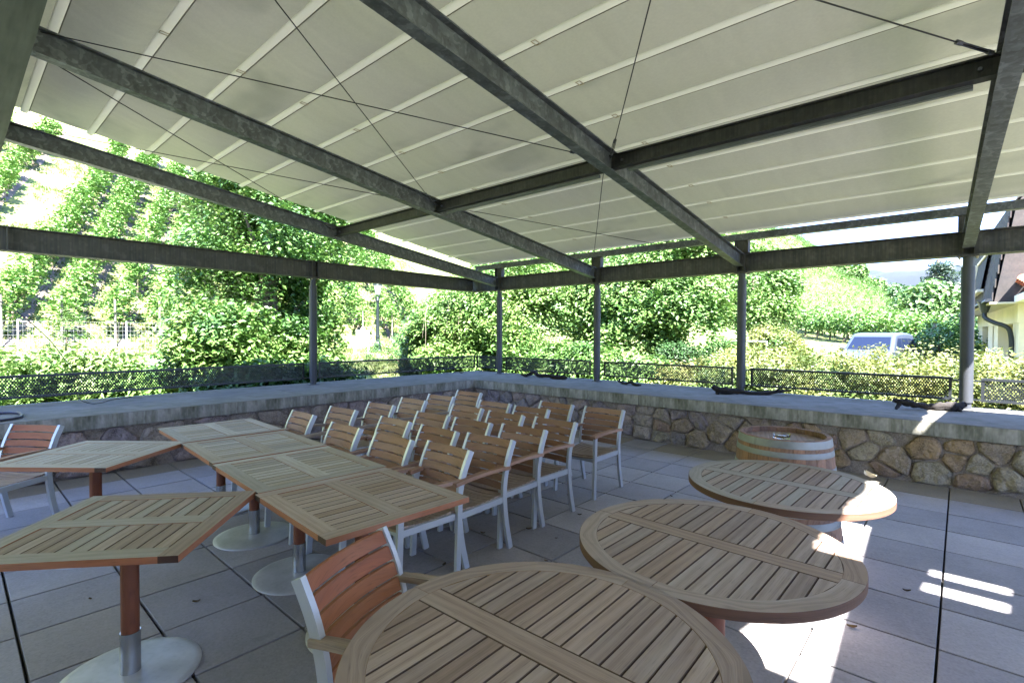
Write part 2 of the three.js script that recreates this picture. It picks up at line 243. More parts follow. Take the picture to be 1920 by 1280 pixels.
// ---------------------------------------------------------------- rubble walls with concrete coping
function clipPoly(poly, px, py, nx, ny) { const out = []; for (let i = 0; i < poly.length; i++) { const a = poly[i], b = poly[(i + 1) % poly.length], da = (a[0] - px) * nx + (a[1] - py) * ny, db = (b[0] - px) * nx + (b[1] - py) * ny; if (da <= 0) out.push(a); if ((da < 0 && db > 0) || (da > 0 && db < 0)) { const t = da / (da - db); out.push([mix(a[0], b[0], t), mix(a[1], b[1], t)]); } } return out; }
function stones(w, h, cw, ch) {
  const pts = [], nx = Math.round(w / cw), ny = Math.round(h / ch);
  for (let j = -1; j <= ny; j++) for (let i = -1; i <= nx; i++) pts.push([(i + 0.5 + (j % 2 ? 0.5 : 0) + rr(-0.48, 0.48)) * w / nx, (j + 0.5 + rr(-0.42, 0.42)) * h / ny, rr(0.85, 1.15)]);
  const res = [];
  for (const p of pts) {
    if (p[0] < 0 || p[0] > w || p[1] < 0 || p[1] > h) continue;
    let poly = [[0, 0], [w, 0], [w, h], [0, h]];
    for (const q of pts) { if (q === p) continue; const dx = q[0] - p[0], dy = q[1] - p[1], d2 = dx * dx + dy * dy; if (d2 > 1.2) continue; poly = clipPoly(poly, p[0] + dx * 0.5, p[1] + dy * 0.5, dx, dy); if (poly.length < 3) break; }
    if (poly.length >= 3) res.push(poly);
  }
  return res;
}
function stoneGeo(poly) {
  let cx = 0, cy = 0; for (const q of poly) { cx += q[0]; cy += q[1]; } cx /= poly.length; cy /= poly.length;
  const per = Math.sqrt(poly.reduce((s, a, i) => { const b = poly[(i + 1) % poly.length]; return s + (a[0] * b[1] - b[0] * a[1]); }, 0) / 2 + 1e-4);
  const k = 1 - 0.014 / per - rr(0.0, 0.03); let r = poly.map(([x, y]) => [(x - cx) * k, (y - cy) * k]);
  for (let n = 0; n < 2; n++) { const o = []; const f = n ? 0.22 : 0.1; r.forEach((a, i) => { const b = r[(i + 1) % r.length]; o.push([mix(a[0], b[0], f), mix(a[1], b[1], f)], [mix(a[0], b[0], 1 - f), mix(a[1], b[1], 1 - f)]); }); r = o; }
  const n = r.length, P = [], I = [], D = Math.min(0.055, per * 0.16) * rr(0.5, 1.3), rings = [[1.0, -0.035], [1.0, 0.25], [0.95, 0.8], [0.75, 0.98], [0.38, 1.05]], sx = rnd() * 90, tx = rr(-0.3, 0.3), ty = rr(-0.3, 0.3);
  for (const [s, d] of rings) for (const q of r) { const x = q[0] * s, y = q[1] * s, nz = n3(x * 14 + sx, y * 14, 1.5) - 0.5; P.push(x * (1 + 0.16 * nz), y * (1 + 0.16 * nz), d < 0 ? d : D * d + (d > 0.3 ? 0.05 * nz + tx * x * 0.25 + ty * y * 0.25 : 0)); }
  P.push(0, 0, D * 1.08);
  for (let a = 0; a < rings.length - 1; a++) for (let i = 0; i < n; i++) { const j = (i + 1) % n, p = a * n + i, q = a * n + j; I.push(p, q, p + n, q, q + n, p + n); }
  for (let i = 0; i < n; i++) I.push((rings.length - 1) * n + i, (rings.length - 1) * n + (i + 1) % n, P.length / 3 - 1);
  let g = new THREE.BufferGeometry(); g.setAttribute('position', new THREE.Float32BufferAttribute(P, 3)); g.setIndex(I); g.computeVertexNormals(); g = boxUV(g, 0.55, rnd(), rnd()); return [g, cx, cy];
}
const FT = L - 0.155;                                  // underside of the coping
function rubbleWall(o, len, place, turn, warmFrom, cw, ch) {
  for (const poly of stones(len, FT, cw, ch)) {
    const [g, cx, cy] = stoneGeo(poly), warm = cx > warmFrom + rr(-0.8, 0.8), pal = warm ? M.stoneWarm : M.stoneCool;
    const [x, z] = place(cx); part('stone', g, pal[Math.floor(rnd() * pal.length)], o, [x, cy, z], turn);
  }
}
{
  const o = thing('stone_wall', 'low rubble stone wall with concrete coping along the right side of the terrace, behind the barrel', 'wall');
  part('mortar', boxUV(box(13.4, FT + 0.3, 1.45, 6.15, (FT - 0.3) / 2, -0.79), 0.6), M.mortar, o);
  rubbleWall(o, 8.6, (c) => [c - 0.02, -0.065], 0, 4.4, 0.33, 0.2);
  for (const [a, b] of [[-1.72, 3.5], [3.506, 8.1], [8.106, 12.85]]) { const c = part('coping_slab', boxUV(rbox(b - a, 0.155, 1.735, 0.008, (a + b) / 2, FT + 0.0775, -0.8675), 1.3, rnd(), rnd()), M.concrete, o); part('front_face', (() => { const g = box(b - a - 0.004, 0.147, 0.004, (a + b) / 2, FT + 0.0775, 0.0012); return boxUV(g, 1.0, 0, 0); })(), M.fascia, c); }
  const p = thing('stone_wall', 'low rubble stone wall with concrete coping along the left side of the terrace, behind the square tables', 'wall');
  part('mortar', boxUV(box(1.45, FT + 0.3, 12.2, -0.79, (FT - 0.3) / 2, 6.0), 0.6), M.mortar, p);
  rubbleWall(p, 7.6, (c) => [-0.065, 7.6 - c], Math.PI / 2, 99, 0.34, 0.22);
  for (const [a, b] of [[0.004, 3.36], [3.366, 8.2], [8.206, 12.2]]) { const c = part('coping_slab', boxUV(rbox(1.735, 0.155, b - a, 0.008, -0.8675, FT + 0.0775, (a + b) / 2), 1.3, rnd(), rnd()), M.concrete, p); part('front_face', boxUV(box(0.004, 0.147, b - a - 0.004, 0.0012, FT + 0.0775, (a + b) / 2), 1.0, 0.3, 0), M.fascia, c); }
}

// ---------------------------------------------------------------- pergola of galvanised steel
const postU = [-0.636, 1.905, 4.524, 7.132, 9.75], PV = -1.386, postL = [2.579];
const RB = 2.535, RT = 2.82;                           // ring beam
const rafY = (v) => 2.72 + 0.1345 * (v + 1.23);        // centre of a rafter
const skew = (x, v) => (x > 7 && x < 8 ? 0.037 * (v + 1.27) : 0);   // the fourth rafter runs slightly out of parallel
const awnY = (v) => 3.37 + 0.1455 * v;
function ibeam(len, w, h, tf = 0.012, tw = 0.009) {     // along x, centred
  return boxUV(merge([box(len, tf, w, 0, h / 2 - tf / 2, 0), box(len, tf, w, 0, -h / 2 + tf / 2, 0), box(len - 0.001, h - 2 * tf, tw, 0, 0, 0)]), 0.9, rnd(), rnd());
}
const pergola = thing('pergola', 'dark galvanised steel pergola of posts, ring beams and sloping rafters over the terrace', 'pergola');
{
  const postGeo = () => merge([new THREE.CylinderGeometry(0.066, 0.066, 1.64, 24).translate(0, L + 0.09 + 0.82, 0), new THREE.CylinderGeometry(0.052, 0.052, RB - L, 20).translate(0, (RB + L) / 2, 0), new THREE.CylinderGeometry(0.066, 0.066, 0.002, 24).translate(0, L + 0.09, 0)]);
  const addPost = (x, z, left) => {
    const p = part('post', postGeo(), M.post, pergola, [x, 0, z]);
    part('base_plate', rbox(0.15, 0.012, 0.15, 0.004, 0, L + 0.006, 0), M.galv, p); part('head_plate', rbox(0.2, 0.014, 0.16, 0.004, 0, RB - 0.008, 0), M.galvDark, p);
    for (const s of [-1, 1]) for (const q of [-1, 1]) part('bolt', new THREE.CylinderGeometry(0.012, 0.012, 0.02, 6), M.clip, p, [s * 0.08, RB - 0.024, q * 0.055]);
  };
  for (const x of postU) addPost(x, PV);
  for (const z of postL) addPost(PV, z);
  const rh = RT - RB, rc = (RB + RT) / 2;
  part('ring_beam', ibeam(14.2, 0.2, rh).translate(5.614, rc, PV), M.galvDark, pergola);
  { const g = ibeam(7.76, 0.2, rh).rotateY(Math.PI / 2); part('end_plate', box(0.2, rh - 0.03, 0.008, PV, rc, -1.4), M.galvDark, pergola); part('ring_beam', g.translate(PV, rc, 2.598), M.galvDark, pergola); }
  // stiffeners on the ring beams at each post
  for (const x of postU) for (const s of [-0.055, 0.055]) part('stiffener', box(0.01, rh - 0.026, 0.09, x + s, rc, PV + 0.051), M.galvDark, pergola);
  for (const z of postL) for (const s of [-0.055, 0.055]) part('stiffener', box(0.09, rh - 0.026, 0.01, PV + 0.051, rc, z + s), M.galvDark, pergola);
  part('stiffener', box(0.2, rh - 0.026, 0.012, PV + 0.004, rc, 6.36), M.galvDark, pergola);
  // rafters
  for (const x of postU) { part('rafter', beamBetween(V3(x, rafY(-1.27), -1.27), V3(x + skew(x, 6.42), rafY(6.42), 6.42), ibeam(7.755, 0.11, 0.2)), M.galv, pergola); part('end_plate', box(0.12, 0.2, 0.012, x, rafY(-1.25), -1.278), M.galvDark, pergola); }
  // purlins between the rafters, halfway up
  for (let i = 0; i < postU.length - 1; i++) {
    const a = postU[i] + skew(postU[i], 2.55) + 0.008, b = postU[i + 1] + skew(postU[i + 1], 2.55) - 0.008, y = rafY(2.55) + 0.0;
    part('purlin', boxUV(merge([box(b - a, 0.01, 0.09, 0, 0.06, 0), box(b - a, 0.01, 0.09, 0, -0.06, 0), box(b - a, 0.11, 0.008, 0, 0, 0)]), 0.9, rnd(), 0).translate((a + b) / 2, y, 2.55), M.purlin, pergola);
    if (i >= 1) part('light_rail', box(b - a - 0.3, 0.03, 0.035, (a + b) / 2, y - 0.08, 2.5), M.galv, pergola);
    for (const q of [a + 0.12, b - 0.12]) part('bolt', new THREE.CylinderGeometry(0.012, 0.012, 0.02, 6).rotateX(Math.PI / 2).translate(q, y, 2.565), M.galv, pergola);
  }
  // gutter beam on short stub columns
  part('gutter_beam', boxUV(merge([box(12.6, 0.1, 0.11, 4.95, 3.078, PV)]), 0.9), M.galv, pergola);
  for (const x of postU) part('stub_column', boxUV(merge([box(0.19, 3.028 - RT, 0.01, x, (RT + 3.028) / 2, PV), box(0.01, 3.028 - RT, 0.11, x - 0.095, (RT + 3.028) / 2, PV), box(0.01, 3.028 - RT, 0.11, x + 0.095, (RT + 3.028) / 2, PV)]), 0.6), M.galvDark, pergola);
  // bracing cables
  const W = (i, s, dy = 0) => V3(postU[i] + skew(postU[i], 6.36) + s * 0.03, rafY(6.36) + dy, 6.36), Pn = (i, s) => V3(postU[i] + skew(postU[i], 2.55) + s * 0.03, rafY(2.6) + 0.02, 2.55 + 0.06), Rg = (i, s) => V3(postU[i] + s * 0.03, rafY(-1.15), -1.15);
  const cables = [[W(1, 1, 0.07), Pn(2, -1)], [W(2, -1), Pn(1, 1)], [W(1, -1, -0.08), Pn(0, 1)], [W(0, 1, 0.07), Pn(1, -1)], [W(3, -1), Pn(2, 1)], [W(2, 1), Pn(3, -1)], [Pn(1, 1), Rg(2, -1)], [Pn(2, -1), Rg(1, 1)]];
  for (const [a, b] of cables) {
    const c = part('cable', rod(a, b, 0.0045, 6), M.cable, pergola), d = a.clone().sub(b).normalize(), t0 = b.clone().addScaledVector(d, 0.1), t1 = b.clone().addScaledVector(d, 0.34), s = V3(0, 1, 0).cross(d).normalize().multiplyScalar(0.011);
    part('turnbuckle', merge([rod(t0.clone().add(s), t1.clone().add(s), 0.004, 6), rod(t0.clone().sub(s), t1.clone().sub(s), 0.004, 6), rod(t0.clone().addScaledVector(d, -0.02), t0.clone().addScaledVector(d, 0.02), 0.014, 8), rod(t1.clone().addScaledVector(d, -0.02), t1.clone().addScaledVector(d, 0.02), 0.014, 8)]), M.galv, c);
  }
}

// ---------------------------------------------------------------- awning: cloth in bays between battens
const awning = thing('awning', 'cream fabric awning stretched in bays between pale battens above the pergola rafters', 'awning');
{
  const vs = []; for (let n = -1; n <= 12; n++) vs.push(n < 0 ? -1.32 : -0.63 + 0.62 * n); vs[vs.length - 1] = 6.5;
  const uEnd = (v) => 8.42 + 0.054 * clamp(v - 0.96, -1, 5);
  const sheet = (a, b, u0, u1, nu, sag) => {          // one bay from v = a to v = b
    const P = [], U = [], I = [], K = 8;
    for (let k = 0; k <= K; k++) for (let i = 0; i <= nu; i++) { const t = k / K, v = mix(a, b, t), lo = typeof u0 === 'function' ? u0(v) : u0, hi = typeof u1 === 'function' ? u1(v) : u1, u = mix(lo, hi, i / nu); const w = 0.75 + 0.5 * n3(u * 0.9 + a * 3, v, 4.4); P.push(u, awnY(v) - sag * Math.min(1, 0.12 + Math.max(0, u + 1.42) / 1.2) * w * 4 * t * (1 - t) * (1 - 0.5 * t) + Math.min(1, 8 * t * (1 - t)) * (0.012 * (n3(u * 4, v * 3, 2.7) - 0.5) + 0.012 * (n3(u * 1.3 + v * 2, v * 1.2, 6.7) - 0.5)), v); U.push(u / 4.3 + a * 0.31, v / 3.1); }
    for (let k = 0; k < K; k++) for (let i = 0; i < nu; i++) { const q = k * (nu + 1) + i; I.push(q, q + nu + 1, q + 1, q + 1, q + nu + 1, q + nu + 2); }
    const g = new THREE.BufferGeometry(); g.setAttribute('position', new THREE.Float32BufferAttribute(P, 3)); g.setAttribute('uv', new THREE.Float32BufferAttribute(U, 2)); g.setIndex(I); g.computeVertexNormals(); return g;
  };
  for (let i = 0; i < vs.length - 1; i++) part('fabric_panel', sheet(vs[i] + 0.034, vs[i + 1] - 0.034, -1.42, uEnd, 70, i ? 0.07 : 0.045), M.fabric, awning);
  for (let i = 0; i < vs.length; i++) {
    const v = vs[i], y = awnY(v), P = [], I = [], K = 8, NU = 20;
    for (let a = 0; a <= NU; a++) for (let k = 0; k <= K; k++) { const an = Math.PI * k / K, e = 0.036; P.push(mix(-1.5, uEnd(v), a / NU), y - Math.sin(an) * 0.018 - 0.145 * Math.cos(an) * e, v - Math.cos(an) * e); }
    for (let a = 0; a < NU; a++) for (let k = 0; k < K; k++) { const q = a * (K + 1) + k; I.push(q, q + 1, q + K + 1, q + 1, q + K + 2, q + K + 1); }
    const bg = new THREE.BufferGeometry(); bg.setAttribute('position', new THREE.Float32BufferAttribute(P, 3)); bg.setIndex(I); bg.computeVertexNormals(); const b = part('batten', bg, M.batten, awning); part('batten_shadow', box(uEnd(v) + 1.45, 0.007, 0.006, (uEnd(v) - 1.45) / 2, awnY(v - 0.04) - 0.004, v - 0.04), M.batten_shadow, b);  // thin dark strip painted in as the shadow line beside the batten
    if (i > 0 && i < vs.length - 1) for (const x of [postU[1], postU[2]]) part('clip', merge([box(0.006, 0.006, 0.075, x - 0.02, y - 0.021, v), box(0.006, 0.006, 0.075, x + 0.02, y - 0.021, v), box(0.046, 0.006, 0.006, x, y - 0.021, v - 0.036), box(0.046, 0.006, 0.006, x, y - 0.021, v + 0.036)]), M.clip, b);
  }
  // unseen cloth right of the slit, added with two slots to shape the sun patches
  const addedStrip = (v0, v1, u0, u1) => part('fabric_panel', sheet(v0, v1, u0, u1, 6, 0), M.fabric, awning);
  const eR = (v) => 8.86 + 0.124 * (v - 3.8); addedStrip(-0.4, 3.1, 8.53, 12.6); addedStrip(3.1, 3.79, eR, 12.6); addedStrip(3.9, 4.06, eR, 12.6); addedStrip(4.2, 5.7, eR, 12.6); addedStrip(5.7, 6.5, 8.6, 12.6);
  addedStrip(1.01, 1.42, (v) => uEnd(v) - 0.03, 8.56);  // added patch across the slit, keeps the sun off the wall below
  addedStrip(3.79, 3.9, eR, 9.25); addedStrip(3.79, 3.9, 9.62, 12.6); addedStrip(4.06, 4.2, eR, 9.25); addedStrip(4.06, 4.2, 9.62, 12.6);
}

// ---------------------------------------------------------------- railings with expanded metal infill
function diamondMesh(w, h, pitch) {
  const g = [], dx = pitch * 0.62, t = 0.009, bar = (x0, y0, x1, y1) => { const l = Math.hypot(x1 - x0, y1 - y0); g.push(box(l, t, 0.003).rotateZ(Math.atan2(y1 - y0, x1 - x0)).translate((x0 + x1) / 2, (y0 + y1) / 2, 0)); };
  for (const s of [1, -1]) for (let c = -h * 0.62; c < w + h * 0.62; c += dx * 1.6) { // lines y = (x - c) / 0.62
    let x0 = c, y0 = 0, x1 = c + s * h * 0.62, y1 = h; const f = (x) => (x - c) / (s * 0.62);
    if (x0 < 0) { x0 = 0; y0 = f(0); } if (x0 > w) { x0 = w; y0 = f(w); } if (x1 < 0) { x1 = 0; y1 = f(0); } if (x1 > w) { x1 = w; y1 = f(w); }
    if (y0 < 0 || y0 > h || y1 < 0 || y1 > h || y1 - y0 < 0.01) continue; bar(x0, y0, x1, y1);
  }
  return merge(g);
}
function railing(label, spans, along) {                // spans measured along the wall
  const o = thing('railing', label, 'railing'), y0 = 0.755, y1 = 1.045, q = -1.62;
  for (const [a, b] of spans) {
    const at = (g) => along === 'x' ? g : g.rotateY(-Math.PI / 2), pos = along === 'x' ? [a, 0, q] : [q, 0, a], w = b - a;
    const f = part('panel_frame', at(merge([box(w, 0.03, 0.03, w / 2, y1 - 0.015, 0), box(w, 0.028, 0.028, w / 2, y0 + 0.014, 0), box(0.032, y1 - y0 - 0.058, 0.02, 0.016, (y0 + y1) / 2, 0), box(0.032, y1 - y0 - 0.058, 0.02, w - 0.016, (y0 + y1) / 2, 0)])), M.rail, o, pos);
    part('mesh_infill', at(diamondMesh(w - 0.066, y1 - y0 - 0.06, 0.03).translate(0.033, y0 + 0.029, 0)), M.rail, f).userData.kind = 'stuff';
  }
  return o;
}
{
  const r1 = railing('dark railing of perforated panels between the posts along the right ledge', [[-1.6, -0.95], [-0.66, 1.62], [1.92, 4.33], [4.6, 7.0], [7.27, 9.6]], 'x');
  for (const x of postU.slice(0, 4)) for (const y of [0.775, 1.01]) part('bracket', box(0.28, 0.016, 0.016, x + 0.0, y, -1.5).translate(0, 0, -0.1), M.rail, r1);
  const r2 = railing('dark railing of perforated panels along the left ledge in front of the vineyard', [[-1.58, 2.36], [2.63, 8.6]], 'z');
  for (const y of [0.775, 1.01]) part('bracket', box(0.016, 0.016, 0.27, -1.62, y, 2.495), M.rail, r2);
}

// ---------------------------------------------------------------- the house that carries the upper end of the pergola
{
  const h = thing('house', 'house behind the terrace whose weathered eave beam crosses the upper left corner', 'house');
  part('eave_beam', boxUV(box(15.8, 0.78, 0.42, 5.6, 3.99, 6.63), 1.2), M.eave, h);
  const plaster = std({ map: tex(256, 256, (u, v) => mul([0.78, 0.75, 0.68], 0.85 + 0.2 * fbm(u, v, 8, 8, 191))), roughness: 0.95 });
  part('wall', boxUV(box(10.5, 4.8, 0.3, 8.25, 1.9, 9.6), 2), plaster, h);  // unseen wall, cut short and pale to let light in from behind
  part('roof', boxUV(box(16, 0.16, 6.5, 5.6, 0, 0).rotateX(-0.42).translate(0, 5.75, 9.6), 1), M.galvDark, h);  // unseen roof, added to keep the sun off the near floor
  part('soffit', boxUV(box(15.8, 0.03, 2.6, 5.6, 3.97, 8.15), 2), plaster, h);
}

// ---------------------------------------------------------------- chairs
const pick = (a) => a[Math.floor(rnd() * a.length)];
const chairGeo = {};
{
  const postPath = [V3(0, 0, -0.035), V3(0, 0.2, 0.012), V3(0, 0.4, 0.035), V3(0, 0.52, 0.025), V3(0, 0.66, -0.015), V3(0, 0.785, -0.075)];
  const sweep = (pts, w, d) => {                       // flat bar w wide (x), d deep
    const c = new THREE.CatmullRomCurve3(pts), N = 18, P = [], I = [];
    for (let i = 0; i <= N; i++) { const q = c.getPoint(i / N), t = c.getTangent(i / N), n = V3(0, -t.z, t.y).normalize(); for (const [a, b] of [[-1, -1], [1, -1], [1, 1], [-1, 1]]) { const v = q.clone().add(V3(a * w / 2, 0, 0)).addScaledVector(n, b * d / 2); P.push(v.x, v.y, v.z); } }
    const Q = []; const tri = (a, b, cc) => { for (const k of [a, b, cc]) Q.push(P[3 * k], P[3 * k + 1], P[3 * k + 2]); };
    for (let i = 0; i < N; i++) for (let k = 0; k < 4; k++) { const a = i * 4 + k, b = i * 4 + (k + 1) % 4; tri(a, b, a + 4); tri(b, b + 4, a + 4); }
    tri(0, 2, 1); tri(0, 3, 2); const e = N * 4; tri(e, e + 1, e + 2); tri(e, e + 2, e + 3);
    const g = new THREE.BufferGeometry(); g.setAttribute('position', new THREE.Float32BufferAttribute(Q, 3)); g.computeVertexNormals(); g.setAttribute('uv', new THREE.BufferAttribute(new Float32Array(Q.length / 3 * 2), 2)); return g;
  };
  chairGeo.rear = sweep(postPath, 0.024, 0.042);
  chairGeo.front = sweep([V3(0, 0, 0.505), V3(0, 0.3, 0.492), V3(0, 0.595, 0.482)], 0.024, 0.04);
  const pc = new THREE.CatmullRomCurve3(postPath), zAt = (y) => { let b = 0; for (let i = 0; i <= 200; i++) { const q = pc.getPoint(i / 200); if (q.y <= y) b = q.z; } return b; };
  const bend = (w, h, d, fn, seg = 8) => { const g = new THREE.BoxGeometry(w, h, d, seg, 1, 1), p = g.attributes.position; for (let i = 0; i < p.count; i++) { const v = V3(p.getX(i), p.getY(i), p.getZ(i)); fn(v); p.setXYZ(i, v.x, v.y, v.z); } g.computeVertexNormals(); return g; };
  chairGeo.back = []; for (let i = 0; i < 6; i++) { const y = 0.466 + i * 0.0585, vset = []; for (let k = 0; k < 3; k++) { const z = zAt(y), tilt = (zAt(y + 0.03) - zAt(y - 0.03)) / 0.06; vset.push(woodUV(bend(0.424, 0.047, 0.014, (v) => { v.z += -0.022 * (1 - Math.pow(v.x / 0.212, 2)) + tilt * v.y + z + 0.006; v.y += y; }), 'x')); } chairGeo.back.push(vset); }
  chairGeo.seat = []; for (let i = 0; i < 10; i++) { const z = 0.055 + i * 0.0478, y = 0.392 + 0.014 * Math.pow((i - 4.5) / 4.5, 2) - (i === 9 ? 0.012 : 0), sl = (i - 4.5) / 4.5 * 0.12; chairGeo.seat.push([0, 1].map(() => woodUV(bend(0.42, 0.016, 0.0405, (v) => { v.y += -0.014 * (1 - Math.pow(v.x / 0.21, 2)) + sl * v.z + y; v.z += z; }), 'x'))); }
  chairGeo.arm = [0, 1, 2].map(() => woodUV(bend(0.56, 0.024, 0.046, (v) => { const t = v.x / 0.28; v.y += 0.61 - 0.014 * t * t; const x = v.x; v.x = v.z * (1 + 0.2 * t); v.z = 0.262 + x; }, 10), 'z'));
  chairGeo.side = box(0.02, 0.042, 0.45, 0, 0.375, 0.262); chairGeo.fr = box(0.43, 0.034, 0.02, 0, 0.362, 0.47); chairGeo.rr = box(0.43, 0.034, 0.02, 0, 0.375, 0.055);
  chairGeo.strap = box(0.016, 0.3, 0.004, 0, 0.6, -0.03);
}
function makeChair(label, x, z, turn, backSet, armMat, group) {   // x, z is the foot of the rear leg at +x
  const c = Math.cos(turn), s = Math.sin(turn), ox = -0.222 * c, oz = 0.222 * s;
  const o = thing('armchair', label, 'chair', [x + ox, 0, z + oz], turn, group), bm = backSet;
  for (const k of [-1, 1]) { part('leg', chairGeo.rear, M.alu, o, [k * 0.225, 0, 0]); part('leg', chairGeo.front, M.alu, o, [k * 0.225, 0, 0]); part('armrest', pick(chairGeo.arm), armMat, o, [k * 0.23, 0, 0]); part('side_rail', chairGeo.side, M.alu, o, [k * 0.222, 0, 0]); }
  part('front_rail', chairGeo.fr, M.alu, o); part('rear_rail', chairGeo.rr, M.alu, o);
  const main = pick(bm);
  chairGeo.back.forEach((g) => part('back_slat', pick(g), rnd() < 0.65 ? main : pick(bm), o));
  const sm = pick(M.seat); chairGeo.seat.forEach((g) => part('seat_slat', pick(g), sm, o));
  return o;
}
{
  const ord = ['first', 'second', 'third', 'fourth', 'fifth', 'sixth'];
  const files = [
    [[2.43, 4.57], [2.46, 4.13], [2.45, 3.67], [2.4, 3.18], [2.36, 2.72], [2.32, 2.2]],
    [[3.37, 4.64], [3.41, 4.17], [3.43, 3.73], [3.31, 3.17], [3.29, 2.7]],
    [[4.05, 4.63], [4.05, 4.19], [3.98, 3.73], [3.92, 3.22], [3.88, 2.75], [3.86, 2.29]],
    [[4.6, 4.57], [4.6, 4.13], [4.54, 3.65], [4.51, 3.19]]];
  const fname = ['file nearest the left wall', 'second file from left', 'third file from left', 'outermost file by open floor'];
  files.forEach((f, a) => f.forEach(([x, z], b) => {
    const set = a === 0 ? M.backPale : a === 1 ? (b < 2 ? [M.backPale[2], M.backPale[1]] : [M.backPale[0], M.back[2]]) : b === 0 ? [M.backPale[1], M.back[2]] : M.back;
    makeChair(`teak armchair ${ord[b]} from the square tables in the ${fname[a]}`, x + rr(-0.008, 0.008), z, rr(-0.05, 0.05), set, a === 0 ? M.armGrey : M.arm, 'armchairs tucked into one another in files');
  }));
  makeChair('slatted teak armchair standing alone nearest the right wall, its seat in full view', 4.475, 2.26, 0.02, [M.back[0], M.back[2]], M.arm);
  // the chair at the front round table, and the one behind the far left table
  makeChair('reddish slatted teak armchair in the foreground pushed up to the nearest round table', 5.392, 5.655, Math.atan2(0.932, -0.36), M.backRed, M.armGrey);
  makeChair('orange slatted teak armchair at the far left, behind the tilted square table', 1.41, 6.27, 0.62, M.backRed, M.arm);
}

// ---------------------------------------------------------------- tables
function boxMats(top, side, endx) { return [endx || side, endx || side, top, side, side, side]; }
function pedestal(o, baseMat, h = 0.685, r = 0.036, plate = 0.28) {
  part('post', woodUV(new THREE.CylinderGeometry(r, r, h - 0.2, 20).translate(0, 0.2 + (h - 0.2) / 2, 0), 'y'), M.postWood, o);
  part('sleeve', new THREE.CylinderGeometry(r + 0.004, r + 0.004, 0.2, 20).translate(0, 0.106, 0), M.steelSleeve, o);
  const g = new THREE.LatheGeometry([[0, 0.022], [0.1, 0.02], [plate - 0.03, 0.012], [plate, 0.008], [plate, 0]].map(([a, b]) => new THREE.Vector2(a, b)), 48); part('base_plate', boxUV(g, 0.6, rnd(), rnd()), baseMat, o);
  part('bearer', box(0.5, 0.03, 0.06, 0, h - 0.012, 0), M.steelSleeve, o); part('bearer', box(0.06, 0.03, 0.5, 0, h - 0.013, 0), M.steelSleeve, o);
}
function squareTable(label, x, z, turn, w, d, tops, group) {   // slats run along z
  const o = thing('square_table', label, 'table', [x, 0, z], turn, group), H = 0.713, th = 0.028, y = H - th / 2, B = 0.075, bw = 0.088;
  for (const s of [-1, 1]) part('side_board', woodUV(box(B, th, d, s * (w / 2 - B / 2), y, 0), 'z'), [M.fresh, M.fresh, pick(tops), M.fresh, M.endgrain, M.endgrain], o);
  const iw = w - 2 * B - 0.002;
  for (const s of [-1, 1]) part('end_board', woodUV(box(iw, th, bw, 0, y, s * (d / 2 - bw / 2)), 'x'), boxMats(pick(tops), M.fresh), o);
  part('middle_board', woodUV(box(iw, th, 0.095, 0, y, 0), 'x'), boxMats(pick(tops), M.fresh), o);
  const n = 11, gap = 0.006, sw = (iw - gap * (n + 1)) / n, sl = d / 2 - bw - 0.0475 - 0.003;
  const gs = [0, 1, 2, 3].map(() => woodUV(box(sw, th - 0.006, sl, 0, 0, 0), 'z'));
  for (const s of [-1, 1]) for (let i = 0; i < n; i++) part('slat', pick(gs), boxMats(pick(tops), M.slatSide), o, [-iw / 2 + gap + sw / 2 + i * (sw + gap), y + 0.0015, s * (0.0475 + 0.0015 + sl / 2)]);
  pedestal(o, M.steelPlate);
  return o;
}
const T1 = [M.top[0], M.top[2], M.top[4], M.top[3]];
squareTable('grey-brown square teak table at the near end of the row, by the red foreground chair', 4.70, 5.385, -0.05, 0.84, 0.79, T1);
squareTable('weathered slatted square teak table, second from the near end of the row', 3.852, 5.322, -0.05, 0.84, 0.79, M.silver);
squareTable('weathered slatted square teak table, third from the near end of the row', 2.985, 5.268, -0.055, 0.84, 0.79, M.silver);
squareTable('weathered slatted square teak table at the far end of the row by the left wall', 2.11, 5.215, -0.04, 0.84, 0.79, M.silver);
squareTable('large slatted square teak table set diagonally at the left edge, in the foreground', 4.235, 6.30, Math.PI / 2 - 0.715 + Math.PI / 2 * 0 - 0.0, 0.82, 0.82, [M.top[1], M.top[0], M.silver[1]]);
squareTable('pale slatted square teak table set diagonally in front of the orange chair at far left', 2.435, 6.145, Math.PI / 2 - 0.86, 0.82, 0.8, [M.silver[2], M.silver[0]]);

